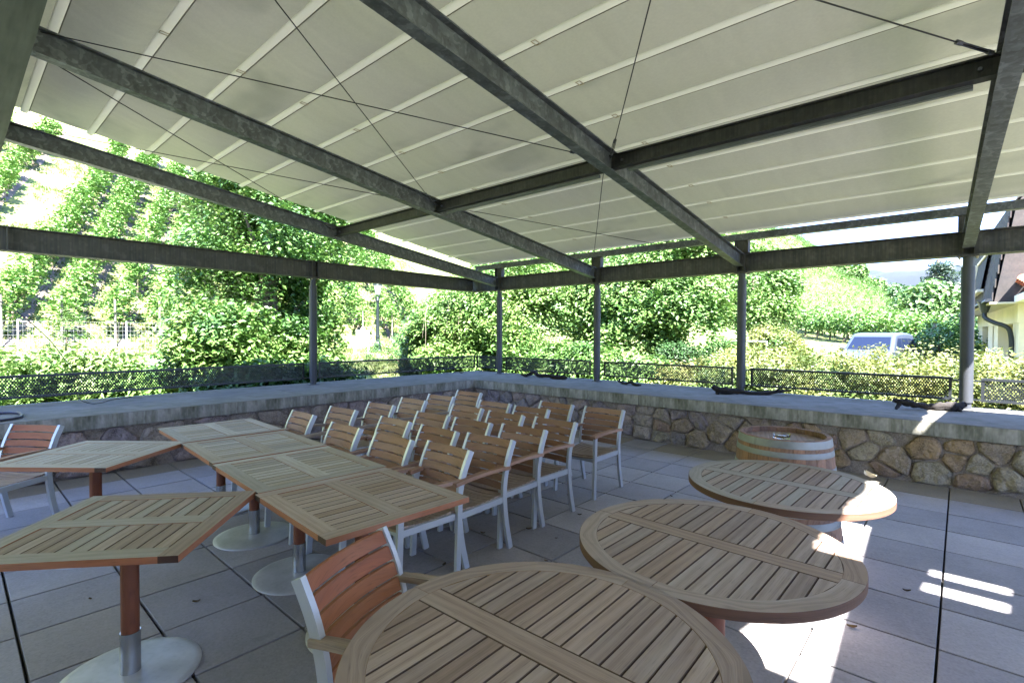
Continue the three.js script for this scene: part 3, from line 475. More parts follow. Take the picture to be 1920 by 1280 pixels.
function roundTable(label, x, z, turn, R, tops, sideMat, kind) {   // middle board along x, slats along z
  const o = thing('round_table', label, 'table', [x, 0, z], turn), H = 0.713, th = 0.032, ri = R - 0.075, b = 0.044, ex = (s, t = th) => { const g = new THREE.ExtrudeGeometry(s, { depth: t, bevelEnabled: true, bevelThickness: 0.002, bevelSize: 0.002, bevelSegments: 1, curveSegments: 20 }); return g.rotateX(-Math.PI / 2); };
  // rim in four bent boards
  for (let q = 0; q < 4; q++) { const a0 = q * Math.PI / 2 + 0.002, a1 = (q + 1) * Math.PI / 2 - 0.002, s = new THREE.Shape(); s.absarc(0, 0, R - 0.003, a0, a1, false); s.absarc(0, 0, ri, a1, a0, true); part('rim_board', rimUV(ex(s)), [pick(tops), sideMat], o, [0, H - th - 0.006 + 0.003, 0]); }
  const s = new THREE.Shape(), xe = Math.sqrt((ri - 0.002) ** 2 - b * b); s.moveTo(-xe, -b); s.lineTo(xe, -b); s.quadraticCurveTo(ri + 0.003, 0, xe, b); s.lineTo(-xe, b); s.quadraticCurveTo(-ri - 0.003, 0, -xe, -b);
  part('middle_board', woodUV(ex(s), 'x'), [pick(tops), M.slatSide], o, [0, H - th - 0.0036, 0]);
  const n = 15, gap = 0.0035, pitch = 2 * ri / n;
  for (const k of [-1, 1]) for (let i = 0; i < n; i++) {
    const x0 = -ri + i * pitch + gap / 2 + 0.002, x1 = -ri + (i + 1) * pitch - gap / 2 - 0.002, f = (u) => Math.sqrt(Math.max(0, (ri - 0.001) ** 2 - u * u)), y0 = f(x0), y1 = f(x1), lo = b + 0.006; if (Math.max(y0, y1) < lo + 0.015) continue;
    const h = new THREE.Shape(); h.moveTo(x0, lo); h.lineTo(x1, lo); h.lineTo(x1, Math.max(lo + 0.004, y1)); const xm = (x0 + x1) / 2; h.lineTo(xm, Math.max(lo + 0.004, f(xm))); h.lineTo(x0, Math.max(lo + 0.004, y0));
    const g = ex(h, th - 0.008); if (k < 0) g.rotateY(Math.PI); part('slat', woodUV(g, 'z'), [pick(tops), M.slatSide], o, [0, H - th + 0.0042, 0]);
  }
  if (kind === 'post') { pedestal(o, M.steelPlate, 0.68, 0.062, 0.3); } else { part('bearer', box(0.7, 0.03, 0.07, 0, 0.663, 0.15), M.freshDark, o); part('bearer', box(0.7, 0.03, 0.07, 0, 0.663, -0.15), M.freshDark, o); }
  return o;
}
function rimUV(g) { const p = g.attributes.position, uv = new Float32Array(p.count * 2), o = rnd() * 5; for (let i = 0; i < p.count; i++) { const x = p.getX(i), z = p.getZ(i), r = Math.hypot(x, z); uv[2 * i] = Math.atan2(z, x) * 0.5 / 1.1 + o; uv[2 * i + 1] = (r + p.getY(i)) / 0.32 + o; } g.setAttribute('uv', new THREE.BufferAttribute(uv, 2)); return g; }
const warmTop = [[1.0, 0.93, 0.86], [0.82, 0.73, 0.66], [1.12, 1.06, 1.0], [0.92, 0.88, 0.86]].map((t) => wood(greyTeakMap, t));
roundTable('round slatted teak table in the foreground, nearest the bottom edge', 6.228, 5.773, 0.03, 0.54, warmTop, M.olive, 'post');
roundTable('round slatted teak table in the middle of the three', 6.303, 4.726, -0.02, 0.545, [M.top[0], M.top[1], M.top[3]], M.freshDark, 'post');
roundTable('round slatted teak table half in sunlight, in front of the barrel', 6.311, 3.58, -0.04, 0.53, [M.top[1], M.top[0], M.silver[1]], M.freshDark, 'barrel');

// ---------------------------------------------------------------- barrels
function barrel(label, x, z, Ht, rHead, rBilge) {
  const o = thing('barrel', label, 'barrel', [x, 0, z], 0.3), rad = (y) => { const t = y / Ht * 2 - 1; return rBilge - (rBilge - rHead) * t * t; }, N = 26;
  const staves = [0, 1, 2].map((k) => [[0.78, 0.62, 0.5], [0.95, 0.72, 0.55], [0.62, 0.52, 0.44]][k]).map((t) => wood(greyTeakMap, [t[0] * 0.85, t[1] * 0.75, t[2] * 0.72]));
  for (let i = 0; i < N; i++) {
    const a0 = i / N * Math.PI * 2 + 0.004, a1 = (i + 1) / N * Math.PI * 2 - 0.004, P = [], I = [], K = 12, off = rr(-0.0012, 0.0012);
    for (let k = 0; k <= K; k++) { const y = k / K * Ht, r = rad(y) + off; for (const [a, q] of [[a0, r], [(a0 + a1) / 2, r + 0.0015], [a1, r], [a1, r - 0.028], [a0, r - 0.028]]) P.push(Math.cos(a) * q, y, Math.sin(a) * q); }
    for (let k = 0; k < K; k++) for (let j = 0; j < 5; j++) { const a = k * 5 + j, b = k * 5 + (j + 1) % 5; I.push(a, a + 5, b, b, a + 5, b + 5); }
    for (const k of [0, K]) I.push(k * 5, k * 5 + 1, k * 5 + 4, k * 5 + 1, k * 5 + 2, k * 5 + 3, k * 5 + 1, k * 5 + 3, k * 5 + 4);
    let g = new THREE.BufferGeometry(); g.setAttribute('position', new THREE.Float32BufferAttribute(P, 3)); g.setIndex(I); g = g.toNonIndexed(); g.computeVertexNormals(); part('stave', woodUV(g, 'y'), pick(staves), o);
  }
  const hoopM = std({ map: M.steelPlate.map, color: lin(0.45, 0.47, 0.48), roughness: 0.6, metalness: 0.35 });
  for (const [y0, y1] of [[0.0, 0.05], [0.085, 0.12], [0.2, 0.24], [Ht - 0.24, Ht - 0.2], [Ht - 0.12, Ht - 0.082], [Ht - 0.055, Ht - 0.004]]) { const e = 0.004, pts = [[rad(y0) + 0.001, y0], [rad(y0) + e, y0], [rad((y0 + y1) / 2) + e, (y0 + y1) / 2], [rad(y1) + e, y1], [rad(y1) + 0.001, y1]].map(([a, b]) => new THREE.Vector2(a, b)); part('hoop', boxUV(new THREE.LatheGeometry(pts, 48), 0.8, rnd(), 0), hoopM, o); }
  const hd = wood(greyTeakMap, [0.85, 0.82, 0.82]);
  for (let i = 0; i < 6; i++) { const r = rHead - 0.024, x0 = -r + i * r / 3 + 0.001, x1 = -r + (i + 1) * r / 3 - 0.001, s = new THREE.Shape(), f = (u) => Math.sqrt(Math.max(0, r * r - u * u)); s.moveTo(x0, -f(x0)); for (let k = 1; k <= 6; k++) s.lineTo(mix(x0, x1, k / 6), -f(mix(x0, x1, k / 6))); for (let k = 6; k >= 0; k--) s.lineTo(mix(x0, x1, k / 6), f(mix(x0, x1, k / 6))); part('head_board', woodUV(new THREE.ExtrudeGeometry(s, { depth: 0.02, bevelEnabled: false }).rotateX(-Math.PI / 2).translate(0, Ht - 0.058, 0), 'z'), hd, o); }
  return o;
}
barrel('old wine barrel with grey hoops by the right wall, ashtray on its lid', 6.11, 2.735, 0.85, 0.298, 0.335);
barrel('old wine barrel standing under the sunlit round table as its base', 6.311, 3.58, 0.646, 0.26, 0.3);
{
  const g = new THREE.LatheGeometry([[0, 0], [0.05, 0], [0.056, 0.006], [0.058, 0.034], [0.05, 0.034], [0.047, 0.01], [0, 0.009]].map(([a, b]) => new THREE.Vector2(a, b)), 32);
  const a = part('ashtray', g, phys({ color: lin(0.95, 0.97, 0.97), roughness: 0.05, transmission: 1, thickness: 0.01, ior: 1.5 }), scene, [6.1, 0.8135, 2.76]); a.userData.label = 'round clear glass ashtray on the lid of the barrel'; a.userData.category = 'ashtray';
}

// ---------------------------------------------------------------- small things on the ledge, tables and floor
{
  const lm = std({ color: lin(0.07, 0.05, 0.03), roughness: 1 }); let f;
  for (const [x, z] of [[4.62, 3.2], [4.7, 3.66], [4.48, 4.62], [4.9, 5.0], [4.3, 2.9], [5.3, 3.4], [3.7, 5.9], [3.3, 6.4], [6.9, 3.0], [5.0, 2.2], [2.2, 1.1], [5.6, 1.0]]) { if (!f) { f = part('dry_leaf', leafShape(0.035, 0.6), lm, scene, [x, 0.004, z], rr(0, 6)); Object.assign(f.userData, { label: 'tiny dark crumb of dry leaf lying on the paving', category: 'leaf', group: 'dark leaf crumbs on the paving' }); } else { const c = copyOf(f, [x + rr(-0.1, 0.1), 0.004, z + rr(-0.1, 0.1)], rr(0, 6), f.userData.label, f.userData.group); c.scale.setScalar(rr(0.5, 1.2)); } }
}
function gnarl(label, pts, rad, stubs, sd) {
  const g = [limb(pts.map((q) => V3(...q)), rad, 40, 10, 0.32, sd)];
  for (const [p, r] of stubs) g.push(limb(p.map((q) => V3(...q)), r, 10, 7, 0.25, sd + 3));
  const m = part('driftwood', merge(g), M.drift, scene); m.userData.label = label; m.userData.category = 'driftwood';
}
gnarl('long twisted piece of dark old vine wood on the ledge nearest the corner', [[0.2, L + 0.05, -1.16], [0.32, L + 0.03, -1.18], [0.5, L + 0.11, -1.2], [0.66, L + 0.05, -1.18], [0.9, L + 0.055, -1.2], [1.08, L + 0.035, -1.22], [1.31, L + 0.045, -1.23]], [0.02, 0.035, 0.04, 0.035, 0.035, 0.045, 0.035], [[[[0.24, L + 0.04, -1.16], [0.22, L + 0.1, -1.15], [0.19, L + 0.12, -1.16]], [0.016, 0.008]], [[[1.08, L + 0.05, -1.22], [1.1, L + 0.12, -1.22], [1.17, L + 0.12, -1.2]], [0.022, 0.009]]], 3);
gnarl('smallest twisted stick of dark vine wood on the ledge, between the second and third posts', [[2.42, L + 0.055, -1.3], [2.5, L + 0.03, -1.26], [2.64, L + 0.025, -1.2], [2.75, L + 0.055, -1.16], [2.86, L + 0.02, -1.12], [2.98, L + 0.03, -1.08]], [0.018, 0.022, 0.018, 0.024, 0.026, 0.014], [[[[2.46, L + 0.04, -1.29], [2.43, L + 0.1, -1.29]], [0.012, 0.006]]], 7);
gnarl('long dark vine wood on the ledge in front of the third post, thick left end', [[4.27, L + 0.12, -0.89], [4.34, L + 0.06, -0.93], [4.42, L + 0.055, -0.98], [4.58, L + 0.045, -1.08], [4.8, L + 0.022, -1.2], [5.0, L + 0.045, -1.36], [5.1, L + 0.06, -1.44], [5.2, L + 0.075, -1.53]], [0.034, 0.055, 0.042, 0.03, 0.028, 0.034, 0.022, 0.012], [[[[4.33, L + 0.06, -0.93], [4.34, L + 0.01, -0.88], [4.37, L + 0.01, -0.86]], [0.03, 0.015]], [[[5.02, L + 0.05, -1.37], [5.08, L + 0.11, -1.36]], [0.02, 0.008]]], 13);
gnarl('large forked dark vine wood on the right ledge in front of the nearest post', [[6.46, L + 0.1, -0.9], [6.54, L + 0.085, -0.93], [6.66, L + 0.06, -0.98], [6.78, L + 0.04, -1.03], [6.92, L + 0.04, -1.08], [7.04, L + 0.055, -1.15], [7.12, L + 0.08, -1.22]], [0.02, 0.042, 0.035, 0.034, 0.058, 0.06, 0.03], [[[[6.53, L + 0.08, -0.93], [6.51, L + 0.03, -0.87], [6.5, L + 0.005, -0.82]], [0.03, 0.014]], [[[6.55, L + 0.09, -0.93], [6.6, L + 0.13, -0.93]], [0.02, 0.01]], [[[7.05, L + 0.06, -1.15], [7.09, L + 0.0, -1.1]], [0.03, 0.015]]], 19);
{
  const twig = part('trailing_branch', merge([limb([V3(-6.2, 2.25, 8.0), V3(-4.6, 2.15, 7.2), V3(-3.7, 2.05, 6.35), V3(-3.0, 1.55, 5.9), V3(-2.3, 1.2, 5.75), V3(-1.75, 1.08, 5.74), V3(-1.5, L + 0.1, 5.73), V3(-0.98, L + 0.02, 5.66), V3(-0.95, L + 0.015, 5.6), V3(-1.12, L + 0.03, 5.45), V3(-1.3, L + 0.03, 5.2)], [0.012, 0.012, 0.01, 0.009, 0.008, 0.007, 0.006, 0.005, 0.004], 60, 6, 0.2, 5), limb([V3(-1.24, L + 0.03, 5.3), V3(-1.26, L + 0.05, 5.16)], [0.004, 0.002], 5, 5), limb([V3(-1.28, L + 0.03, 5.22), V3(-1.2, L + 0.02, 5.08)], [0.004, 0.002], 5, 5)]), M.drift, scene);
  twig.userData.label = 'thin dark bare branch hanging over the left railing onto the ledge'; twig.userData.category = 'branch';
  const c = new THREE.CatmullRomCurve3([V3(-0.9, L + 0.016, 6.7), V3(-0.74, L + 0.016, 6.36), V3(-0.5, L + 0.018, 6.32), V3(-0.26, L + 0.016, 6.36), V3(-0.1, L + 0.016, 6.62), V3(0.2 - 0.4, L + 0.016, 6.95)]);
  const h = part('hose', new THREE.TubeGeometry(c, 50, 0.014, 10), std({ color: lin(0.03, 0.026, 0.05), roughness: 0.5 }), scene); h.userData.label = 'loop of dark hose on the left ledge at the left edge'; h.userData.category = 'hose';
}
function leafShape(s, curl) { const g = new THREE.PlaneGeometry(s, s * 0.62, 4, 2), p = g.attributes.position; for (let i = 0; i < p.count; i++) { const x = p.getX(i) / s * 2, y = p.getY(i); p.setY(i, y * (1 - 0.85 * x * x)); p.setZ(i, curl * s * (0.35 * x * x + Math.abs(y) / s * 0.9)); } g.rotateX(-Math.PI / 2); g.computeVertexNormals(); return g; }
{
  const br = std({ color: lin(0.11, 0.07, 0.035), roughness: 1 }), pale = std({ color: lin(0.6, 0.52, 0.38), roughness: 1 });  // the pale colour stands in for a sunlit patch near the barrel
  for (const [x, y, z, s, m, label] of [[4.5, 0.004, 3.74, 0.05, br, 'small curled brown leaf on the paving beside the outer file of chairs'], [4.28, 0.004, 4.05, 0.04, br, 'tiny dark leaf on the paving among the legs of the outer chairs'], [4.95, 0.004, 4.1, 0.03, br, 'small dark speck of leaf on the open paving left of the middle round table'], [6.66, 0.004, 3.62, 0.05, br, 'thin brown leaf on the paving right of the middle round table'], [-2.0 + 0.65, L + 0.004, -0.9, 0.12, br, 'dark dead leaf on the left ledge near the corner'], [6.68, 0.716, 3.13, 0.1, pale, 'pale crumpled leaf shape added for a sunlit patch by the barrel']]) {
    const o = part('fallen_leaf', leafShape(s, 0.5), m, scene, [x, y, z], rr(0, 6)); o.userData.label = label; o.userData.category = 'leaf';
  }
}

// ---------------------------------------------------------------- foliage
function leafClump(n, rad, len, wid, droop = 0.3) {    // n folded leaves scattered through a ball
  const P = [], N = [];
  for (let i = 0; i < n; i++) {
    const c = V3(rr(-1, 1), rr(-1, 1), rr(-1, 1)).multiplyScalar(rad), a = rr(0, 6.283), t = V3(Math.cos(a), rr(-0.5, 0.35) - droop, Math.sin(a)).normalize(), up = V3(rr(-0.5, 0.5), 1, rr(-0.5, 0.5)).normalize(), s = t.clone().cross(up).normalize(), n0 = s.clone().cross(t), l = len * rr(0.7, 1.15), w = wid * rr(0.75, 1.15), f = 0.22 * w;
    const A = c, B = c.clone().addScaledVector(t, l), Ml = c.clone().addScaledVector(t, l * 0.45), q1 = Ml.clone().addScaledVector(s, w / 2).addScaledVector(n0, f), q2 = Ml.clone().addScaledVector(s, -w / 2).addScaledVector(n0, f), m = Ml.clone().addScaledVector(n0, -0.0);
    for (const [x, y, z] of [[A, q1, m], [m, q1, B], [A, m, q2], [m, B, q2]]) { for (const v of [x, y, z]) P.push(v.x, v.y, v.z); const nn = y.clone().sub(x).cross(z.clone().sub(x)).normalize(); for (let k = 0; k < 3; k++) N.push(nn.x, nn.y, nn.z); }
  }
  const g = new THREE.BufferGeometry(); g.setAttribute('position', new THREE.Float32BufferAttribute(P, 3)); g.setAttribute('normal', new THREE.Float32BufferAttribute(N, 3)); return g;
}
const leafMat = (tr = 0.42) => phys({ color: lin(1, 1, 1), roughness: 0.5, transmission: tr, thickness: 0, specularIntensity: 0.6 });
const LM = leafMat(0.5), LMdense = leafMat(0.3);
const clumps = { tree: leafClump(9, 0.17, 0.115, 0.08), small: leafClump(9, 0.11, 0.07, 0.042), vine: leafClump(10, 0.14, 0.11, 0.105), hedge: leafClump(10, 0.09, 0.075, 0.035, -0.2), far: leafClump(8, 0.6, 0.5, 0.4), needle: leafClump(10, 0.5, 0.55, 0.16, 0.1), compound: leafClump(10, 0.15, 0.13, 0.05, 0.35) };
const GREEN = { mid: [0.06, 0.15, 0.022], light: [0.12, 0.225, 0.045], deep: [0.034, 0.1, 0.018], yellow: [0.19, 0.22, 0.05], blue: [0.035, 0.1, 0.045], dry: [0.14, 0.13, 0.05] };
const _m = new THREE.Matrix4(), _q = new THREE.Quaternion(), _s = V3(1, 1, 1);
function crown(parent, name, blobs, count, geo, cols, o = {}) {   // blobs: [x, y, z, rx, ry, rz]
  const mat = o.mat || LM, area = blobs.map((b) => Math.pow(b[3] * b[4] * b[5], 0.62)), tot = area.reduce((a, b) => a + b, 0), M4 = [], C = [], f = o.freq || 1.1, thr = o.gap ?? 0.36;
  let guard = 0;
  while (M4.length < count && guard++ < count * 12) {
    let k = rnd() * tot, bi = 0; while ((k -= area[bi]) > 0 && bi < blobs.length - 1) bi++;
    const b = blobs[bi], d = V3(rr(-1, 1), rr(-1, 1), rr(-1, 1)); if (d.lengthSq() > 1 || d.lengthSq() < 0.01) continue; d.normalize();
    const rad = Math.pow(rnd(), o.fill || 0.28) * (0.82 + 0.42 * n3(d.x * 2.3 + bi * 7, d.y * 2.3 + 5, d.z * 2.3 + 9)), x = b[0] + d.x * b[3] * rad, y = b[1] + d.y * b[4] * rad, z = b[2] + d.z * b[5] * rad;
    if (o.minY !== undefined && y < o.minY) continue;
    if (n3(x * f + 50, y * f * 1.25 + 50, z * f + 50) < thr && rnd() < 0.93) continue;
    if (x > -1.72 && z > -1.72) continue;
    _q.setFromEuler(new THREE.Euler(rr(-0.5, 0.5) + d.z * 0.4, rr(0, 6.283), rr(-0.5, 0.5) - d.x * 0.4)); const sc = rr(0.75, 1.25) * (o.scale || 1);
    M4.push(new THREE.Matrix4().compose(V3(x, y, z), _q, _s.clone().setScalar(sc)));
    const w = clamp(0.5 + (n3(x * 1.7, y * 1.7, z * 1.7 + 40) - 0.5) * 1.6 + rr(-0.3, 0.3)), c = w < 0.5 ? lerp3(cols[0], cols[1], w * 2) : lerp3(cols[1], cols[2], w * 2 - 1); C.push(lin(...c));
  }
  const im = new THREE.InstancedMesh(geo, mat, M4.length); M4.forEach((m, i) => { im.setMatrixAt(i, m); im.setColorAt(i, C[i]); }); im.name = parent === scene ? numbered(name) : name; im.castShadow = im.receiveShadow = true; im.userData.kind = 'stuff'; parent.add(im); if (o.fine) { const f = o.fine; o = { ...o, fine: 0, scale: (o.scale || 1) * 0.9 }; crown(parent, name, blobs, Math.round(count * 0.4), f, [cols[1], cols[2], [0.15, 0.21, 0.05]], o); } return im;
}
function trunkAndLimbs(o, base, top, r, limbs, name = 'trunk') {
  const g = [limb([base, base.clone().lerp(top, 0.35).add(V3(rr(-0.1, 0.1), 0, rr(-0.1, 0.1))), base.clone().lerp(top, 0.7).add(V3(rr(-0.15, 0.15), 0, rr(-0.15, 0.15))), top], [r * 1.25, r, r * 0.75, r * 0.4], 18, 9, 0.14, 4)];
  for (const [t, e] of limbs) { const a = base.clone().lerp(top, t), b = V3(...e); g.push(limb([a, a.clone().lerp(b, 0.4).add(V3(0, 0.12 * a.distanceTo(b), 0)), b], [r * 0.5, r * 0.32, r * 0.1], 12, 6, 0.12, 6)); }
  part(name, merge(g), M.bark, o);
}
function tree(name, label, cat, x, z, r, h, blobs, count, geo, cols, o = {}) {
  const t = thing(name, label, cat, [0, 0, 0]); const gy = ground(x, z);
  trunkAndLimbs(t, V3(x, gy - 0.1, z), V3(x + (o.lean || 0), gy + h, z), r, blobs.slice(0, 9).map((b) => [rr(0.25, 0.8), [b[0] + rr(-0.2, 0.2), b[1], b[2] + rr(-0.2, 0.2)]]));
  const ci = crown(t, 'crown', blobs, count, geo, cols, o); ci.userData.kind = 'stuff'; return t;
}
const eye = V3(7.0796, 1.5816, 6.8522);
// the big tree outside the left railing
tree('broadleaf_tree', 'big bushy green tree outside the left railing, crown reaching up under the awning edge', 'tree', -4.9, 1.9, 0.17, 4.2,
  [[-4.9, 2.0, 2.2, 1.5, 1.5, 1.6], [-4.2, 1.3, 3.1, 1.1, 0.9, 1.0], [-5.0, 3.4, 2.0, 1.7, 1.2, 1.7], [-5.4, 4.5, 2.3, 1.4, 0.9, 1.2], [-4.6, 2.5, 1.1, 1.1, 1.0, 1.1], [-5.2, 3.9, 0.8, 1.3, 1.0, 1.1], [-4.3, 1.1, 1.7, 1.1, 0.9, 1.1], [-5.9, 5.2, 1.0, 1.5, 0.8, 1.6], [-4.9, 0.7, 2.4, 1.5, 0.7, 1.6], [-5.5, 4.9, -0.2, 1.2, 0.6, 1.0]],
  5600, clumps.tree, [GREEN.deep, GREEN.mid, GREEN.light], { gap: 0.455, freq: 1.0, fine: clumps.vine });
// the trees and shrubs beyond the corner
tree('broadleaf_tree', 'light green tree with a dark trunk straight beyond the corner of the ledge', 'tree', -3.6, -4.1, 0.2, 3.4,
  [[-3.6, 2.2, -4.0, 1.5, 1.2, 1.5], [-4.6, 1.7, -3.2, 1.1, 0.9, 1.1], [-2.6, 1.6, -4.4, 1.2, 1.1, 1.2], [-3.2, 3.2, -4.6, 1.4, 0.7, 1.4], [-4.6, 2.6, -4.6, 1.3, 0.8, 1.2], [-2.3, 2.7, -5.2, 1.2, 0.8, 1.1], [-2.9, 0.9, -3.6, 1.3, 0.7, 1.2], [-4.2, 0.9, -2.9, 1.0, 0.6, 0.9]],
  6200, clumps.compound, [GREEN.mid, GREEN.light, [0.14, 0.25, 0.05]], { gap: 0.41, freq: 1.15, fine: clumps.tree });
tree('broadleaf_tree', 'leafy sunlit tree behind the second and third posts, taller than the beam', 'tree', 0.6, -6.6, 0.16, 4.2,
  [[0.5, 2.6, -6.3, 1.5, 1.1, 1.3], [-0.8, 2.5, -6.2, 1.2, 1.2, 1.2], [1.5, 2.3, -6.5, 1.1, 1.1, 1.1], [0.9, 3.9, -6.9, 1.4, 0.9, 1.2], [-0.6, 3.6, -7.2, 1.3, 0.8, 1.2], [0.1, 1.5, -6.0, 1.6, 0.7, 1.1], [1.5, 3.4, -7.2, 1.1, 0.8, 1.0], [-1.6, 3.2, -7.0, 1.1, 0.9, 1.1], [-1.9, 1.9, -6.2, 1.0, 1.0, 1.0], [0.6, 4.7, -7.2, 1.0, 0.5, 0.9]],
  7600, clumps.tree, [GREEN.mid, GREEN.light, [0.15, 0.25, 0.06]], { gap: 0.42, freq: 1.1, fine: clumps.small });
tree('broadleaf_tree', 'loose bright green tree right of the third post, beside the vineyard', 'tree', 0.9, -14.2, 0.14, 3.6,
  [[0.9, 2.7, -14.0, 1.3, 1.0, 1.2], [-0.2, 3.0, -14.2, 1.2, 1.1, 1.1], [1.7, 2.5, -14.4, 0.8, 0.8, 0.9], [0.7, 3.9, -14.6, 1.3, 0.7, 1.1], [1.8, 3.5, -14.8, 0.7, 0.6, 0.8], [-0.5, 4.2, -15, 1.1, 0.7, 1.0], [0.6, 4.8, -15, 0.9, 0.45, 0.8]],
  2700, clumps.tree, [GREEN.mid, GREEN.light, GREEN.light], { gap: 0.36, freq: 0.9, scale: 1.2 });
tree('broadleaf_tree', 'green tree far behind the corner, its top seen above the ring beam', 'tree', -10.5, -12.5, 0.2, 5,
  [[-10.5, 4.3, -12.5, 2.0, 1.5, 2.0], [-9, 3.0, -12.4, 1.8, 1.3, 1.6], [-12, 3.4, -12.2, 1.8, 1.4, 1.8], [-8, 4.3, -13.6, 1.9, 1.4, 1.7], [-6.5, 3.0, -13.2, 2.0, 1.7, 1.6], [-6.4, 4.9, -14.2, 1.6, 1.1, 1.5]],
  3600, clumps.tree, [GREEN.deep, GREEN.mid, GREEN.light], { gap: 0.38, freq: 0.7, scale: 1.5 });
function bush(name, label, cat, blobs, count, geo, cols, o = {}) { const t = thing(name, label, cat); const b = blobs[0], gy = ground(b[0], b[2]); const g = []; for (let i = 0; i < 5; i++) { const q = blobs[i % blobs.length]; g.push(limb([V3(b[0] + rr(-0.1, 0.1), gy - 0.1, b[2] + rr(-0.1, 0.1)), V3(mix(b[0], q[0], 0.4), mix(gy, q[1], 0.6), mix(b[2], q[2], 0.4)), V3(q[0] + rr(-0.3, 0.3), q[1] + 0.2, q[2] + rr(-0.3, 0.3))], [0.035, 0.025, 0.008], 10, 5, 0.1, 3)); } part('stem', merge(g), M.bark, t); crown(t, 'foliage', blobs, count, geo, cols, o); return t; }
bush('shrub', 'dense dark green shrub right of the lamp post', 'shrub', [[-6.0, 1.2, -3.7, 1.1, 0.75, 0.9], [-5.3, 1.6, -3.3, 0.9, 0.6, 0.9], [-6.8, 1.5, -4.2, 0.7, 0.6, 0.7], [-5.8, 2.2, -4.4, 1.0, 0.6, 0.9]], 2400, clumps.tree, [GREEN.deep, GREEN.deep, GREEN.mid], { gap: 0.3 });
bush('shrub', 'feathery light green shrub just outside the railing between the second and third posts', 'shrub', [[0.4, 0.75, -3.3, 1.0, 0.6, 0.6], [1.2, 0.7, -3.2, 0.9, 0.5, 0.55], [-0.5, 0.8, -3.6, 0.8, 0.6, 0.6], [2.0, 0.6, -3.3, 0.7, 0.45, 0.5]], 2600, clumps.compound, [GREEN.mid, GREEN.light, GREEN.light], { gap: 0.3 });
bush('shrub', 'leafy shrub with long green leaves outside the left railing, left of the big tree', 'shrub', [[-6.4, 1.0, 5.3, 0.9, 0.7, 0.9], [-6.6, 1.45, 5.2, 0.4, 0.5, 0.4], [-5.8, 0.75, 4.7, 0.8, 0.5, 0.8], [-6.6, 0.6, 6.1, 0.9, 0.6, 0.9], [-5.2, 0.5, 4.3, 0.7, 0.4, 0.7]], 1500, clumps.compound, [GREEN.light, GREEN.light, [0.16, 0.24, 0.07]], { gap: 0.4, scale: 1.1 });
bush('shrub', 'shrub cut off by the left edge of the picture, behind the hanging branch', 'shrub', [[-6.6, 1.5, 8.2, 0.8, 0.8, 0.9], [-5.8, 0.8, 7.4, 0.5, 0.45, 0.6]], 700, clumps.compound, [GREEN.mid, GREEN.light, GREEN.light], { gap: 0.42 });
bush('shrub', 'low leafy bushes under the big tree just outside the left railing', 'shrub', [[-3.6, 0.55, 1.4, 0.8, 0.5, 1.0], [-3.3, 0.5, 2.8, 0.7, 0.45, 0.9]], 1700, clumps.tree, [GREEN.deep, GREEN.mid, GREEN.light], { gap: 0.33 });
bush('shrub', 'low dark shrubs at the foot of the lamp post', 'shrub', [[-8.6, 0.75, -4.7, 0.8, 0.4, 0.7], [-7.4, 0.7, -4.4, 0.7, 0.4, 0.6], [-9.6, 0.8, -4.2, 0.7, 0.35, 0.7]], 1100, clumps.small, [GREEN.deep, GREEN.mid, GREEN.mid], { gap: 0.3, scale: 1.3 });
bush('clipped_shrub', 'dark block-shaped clipped yew behind the second post bay', 'shrub', [[2.1, 1.05, -4.9, 0.3, 0.3, 0.25], [1.8, 1.05, -4.9, 0.3, 0.3, 0.25], [2.3, 0.95, -4.9, 0.25, 0.3, 0.25], [1.95, 0.8, -4.9, 0.45, 0.3, 0.3]], 1500, clumps.small, [mul(GREEN.deep, 0.5), mul(GREEN.deep, 0.7), GREEN.deep], { gap: 0.1, scale: 0.8, mat: LMdense });
bush('clipped_shrub', 'rounded yellow-green clipped shrub by the pale stone, right of the third post', 'shrub', [[3.05, 1.05, -9.9, 0.62, 0.55, 0.5], [2.6, 1.4, -10.2, 0.6, 0.35, 0.5], [3.3, 0.8, -9.8, 0.5, 0.4, 0.4]], 1800, clumps.small, [GREEN.mid, GREEN.yellow, GREEN.yellow], { gap: 0.22, scale: 1.2 });
bush('clipped_shrub', 'round dark green clipped shrub half hidden by the third post', 'shrub', [[1.7, 0.85, -8.6, 0.6, 0.6, 0.55], [2.15, 0.8, -8.7, 0.35, 0.5, 0.4]], 1300, clumps.small, [GREEN.deep, GREEN.mid, GREEN.mid], { gap: 0.22, scale: 1.1 });
{ // pale dead twigs that hang in the tree by the corner
  const g = []; for (const [x, y, z] of [[-3.9, 2.5, -2.75], [-3.45, 2.5, -2.9], [-4.4, 2.4, -2.4]]) { g.push(limb([V3(x, y, z), V3(x + rr(-0.2, 0.2), y - 0.3, z + 0.15), V3(x + rr(-0.3, 0.3), y - 0.8, z + 0.25), V3(x + rr(-0.35, 0.35), y - 1.3, z + 0.3)], [0.009, 0.007, 0.005, 0.003], 12, 5, 0.2, 3), limb([V3(x, y - 0.35, z + 0.15), V3(x + rr(0.1, 0.3), y - 0.6, z + 0.3), V3(x + rr(0.1, 0.35), y - 0.95, z + 0.35)], [0.005, 0.004, 0.002], 8, 5)); }
  const t = scene.children.find((c) => c.userData.label && c.userData.label.startsWith('light green tree with a dark trunk')); part('dead_twig', merge(g), std({ color: lin(0.16, 0.135, 0.1), roughness: 0.9 }), t).userData.label = 'pale bare hanging twigs';
}
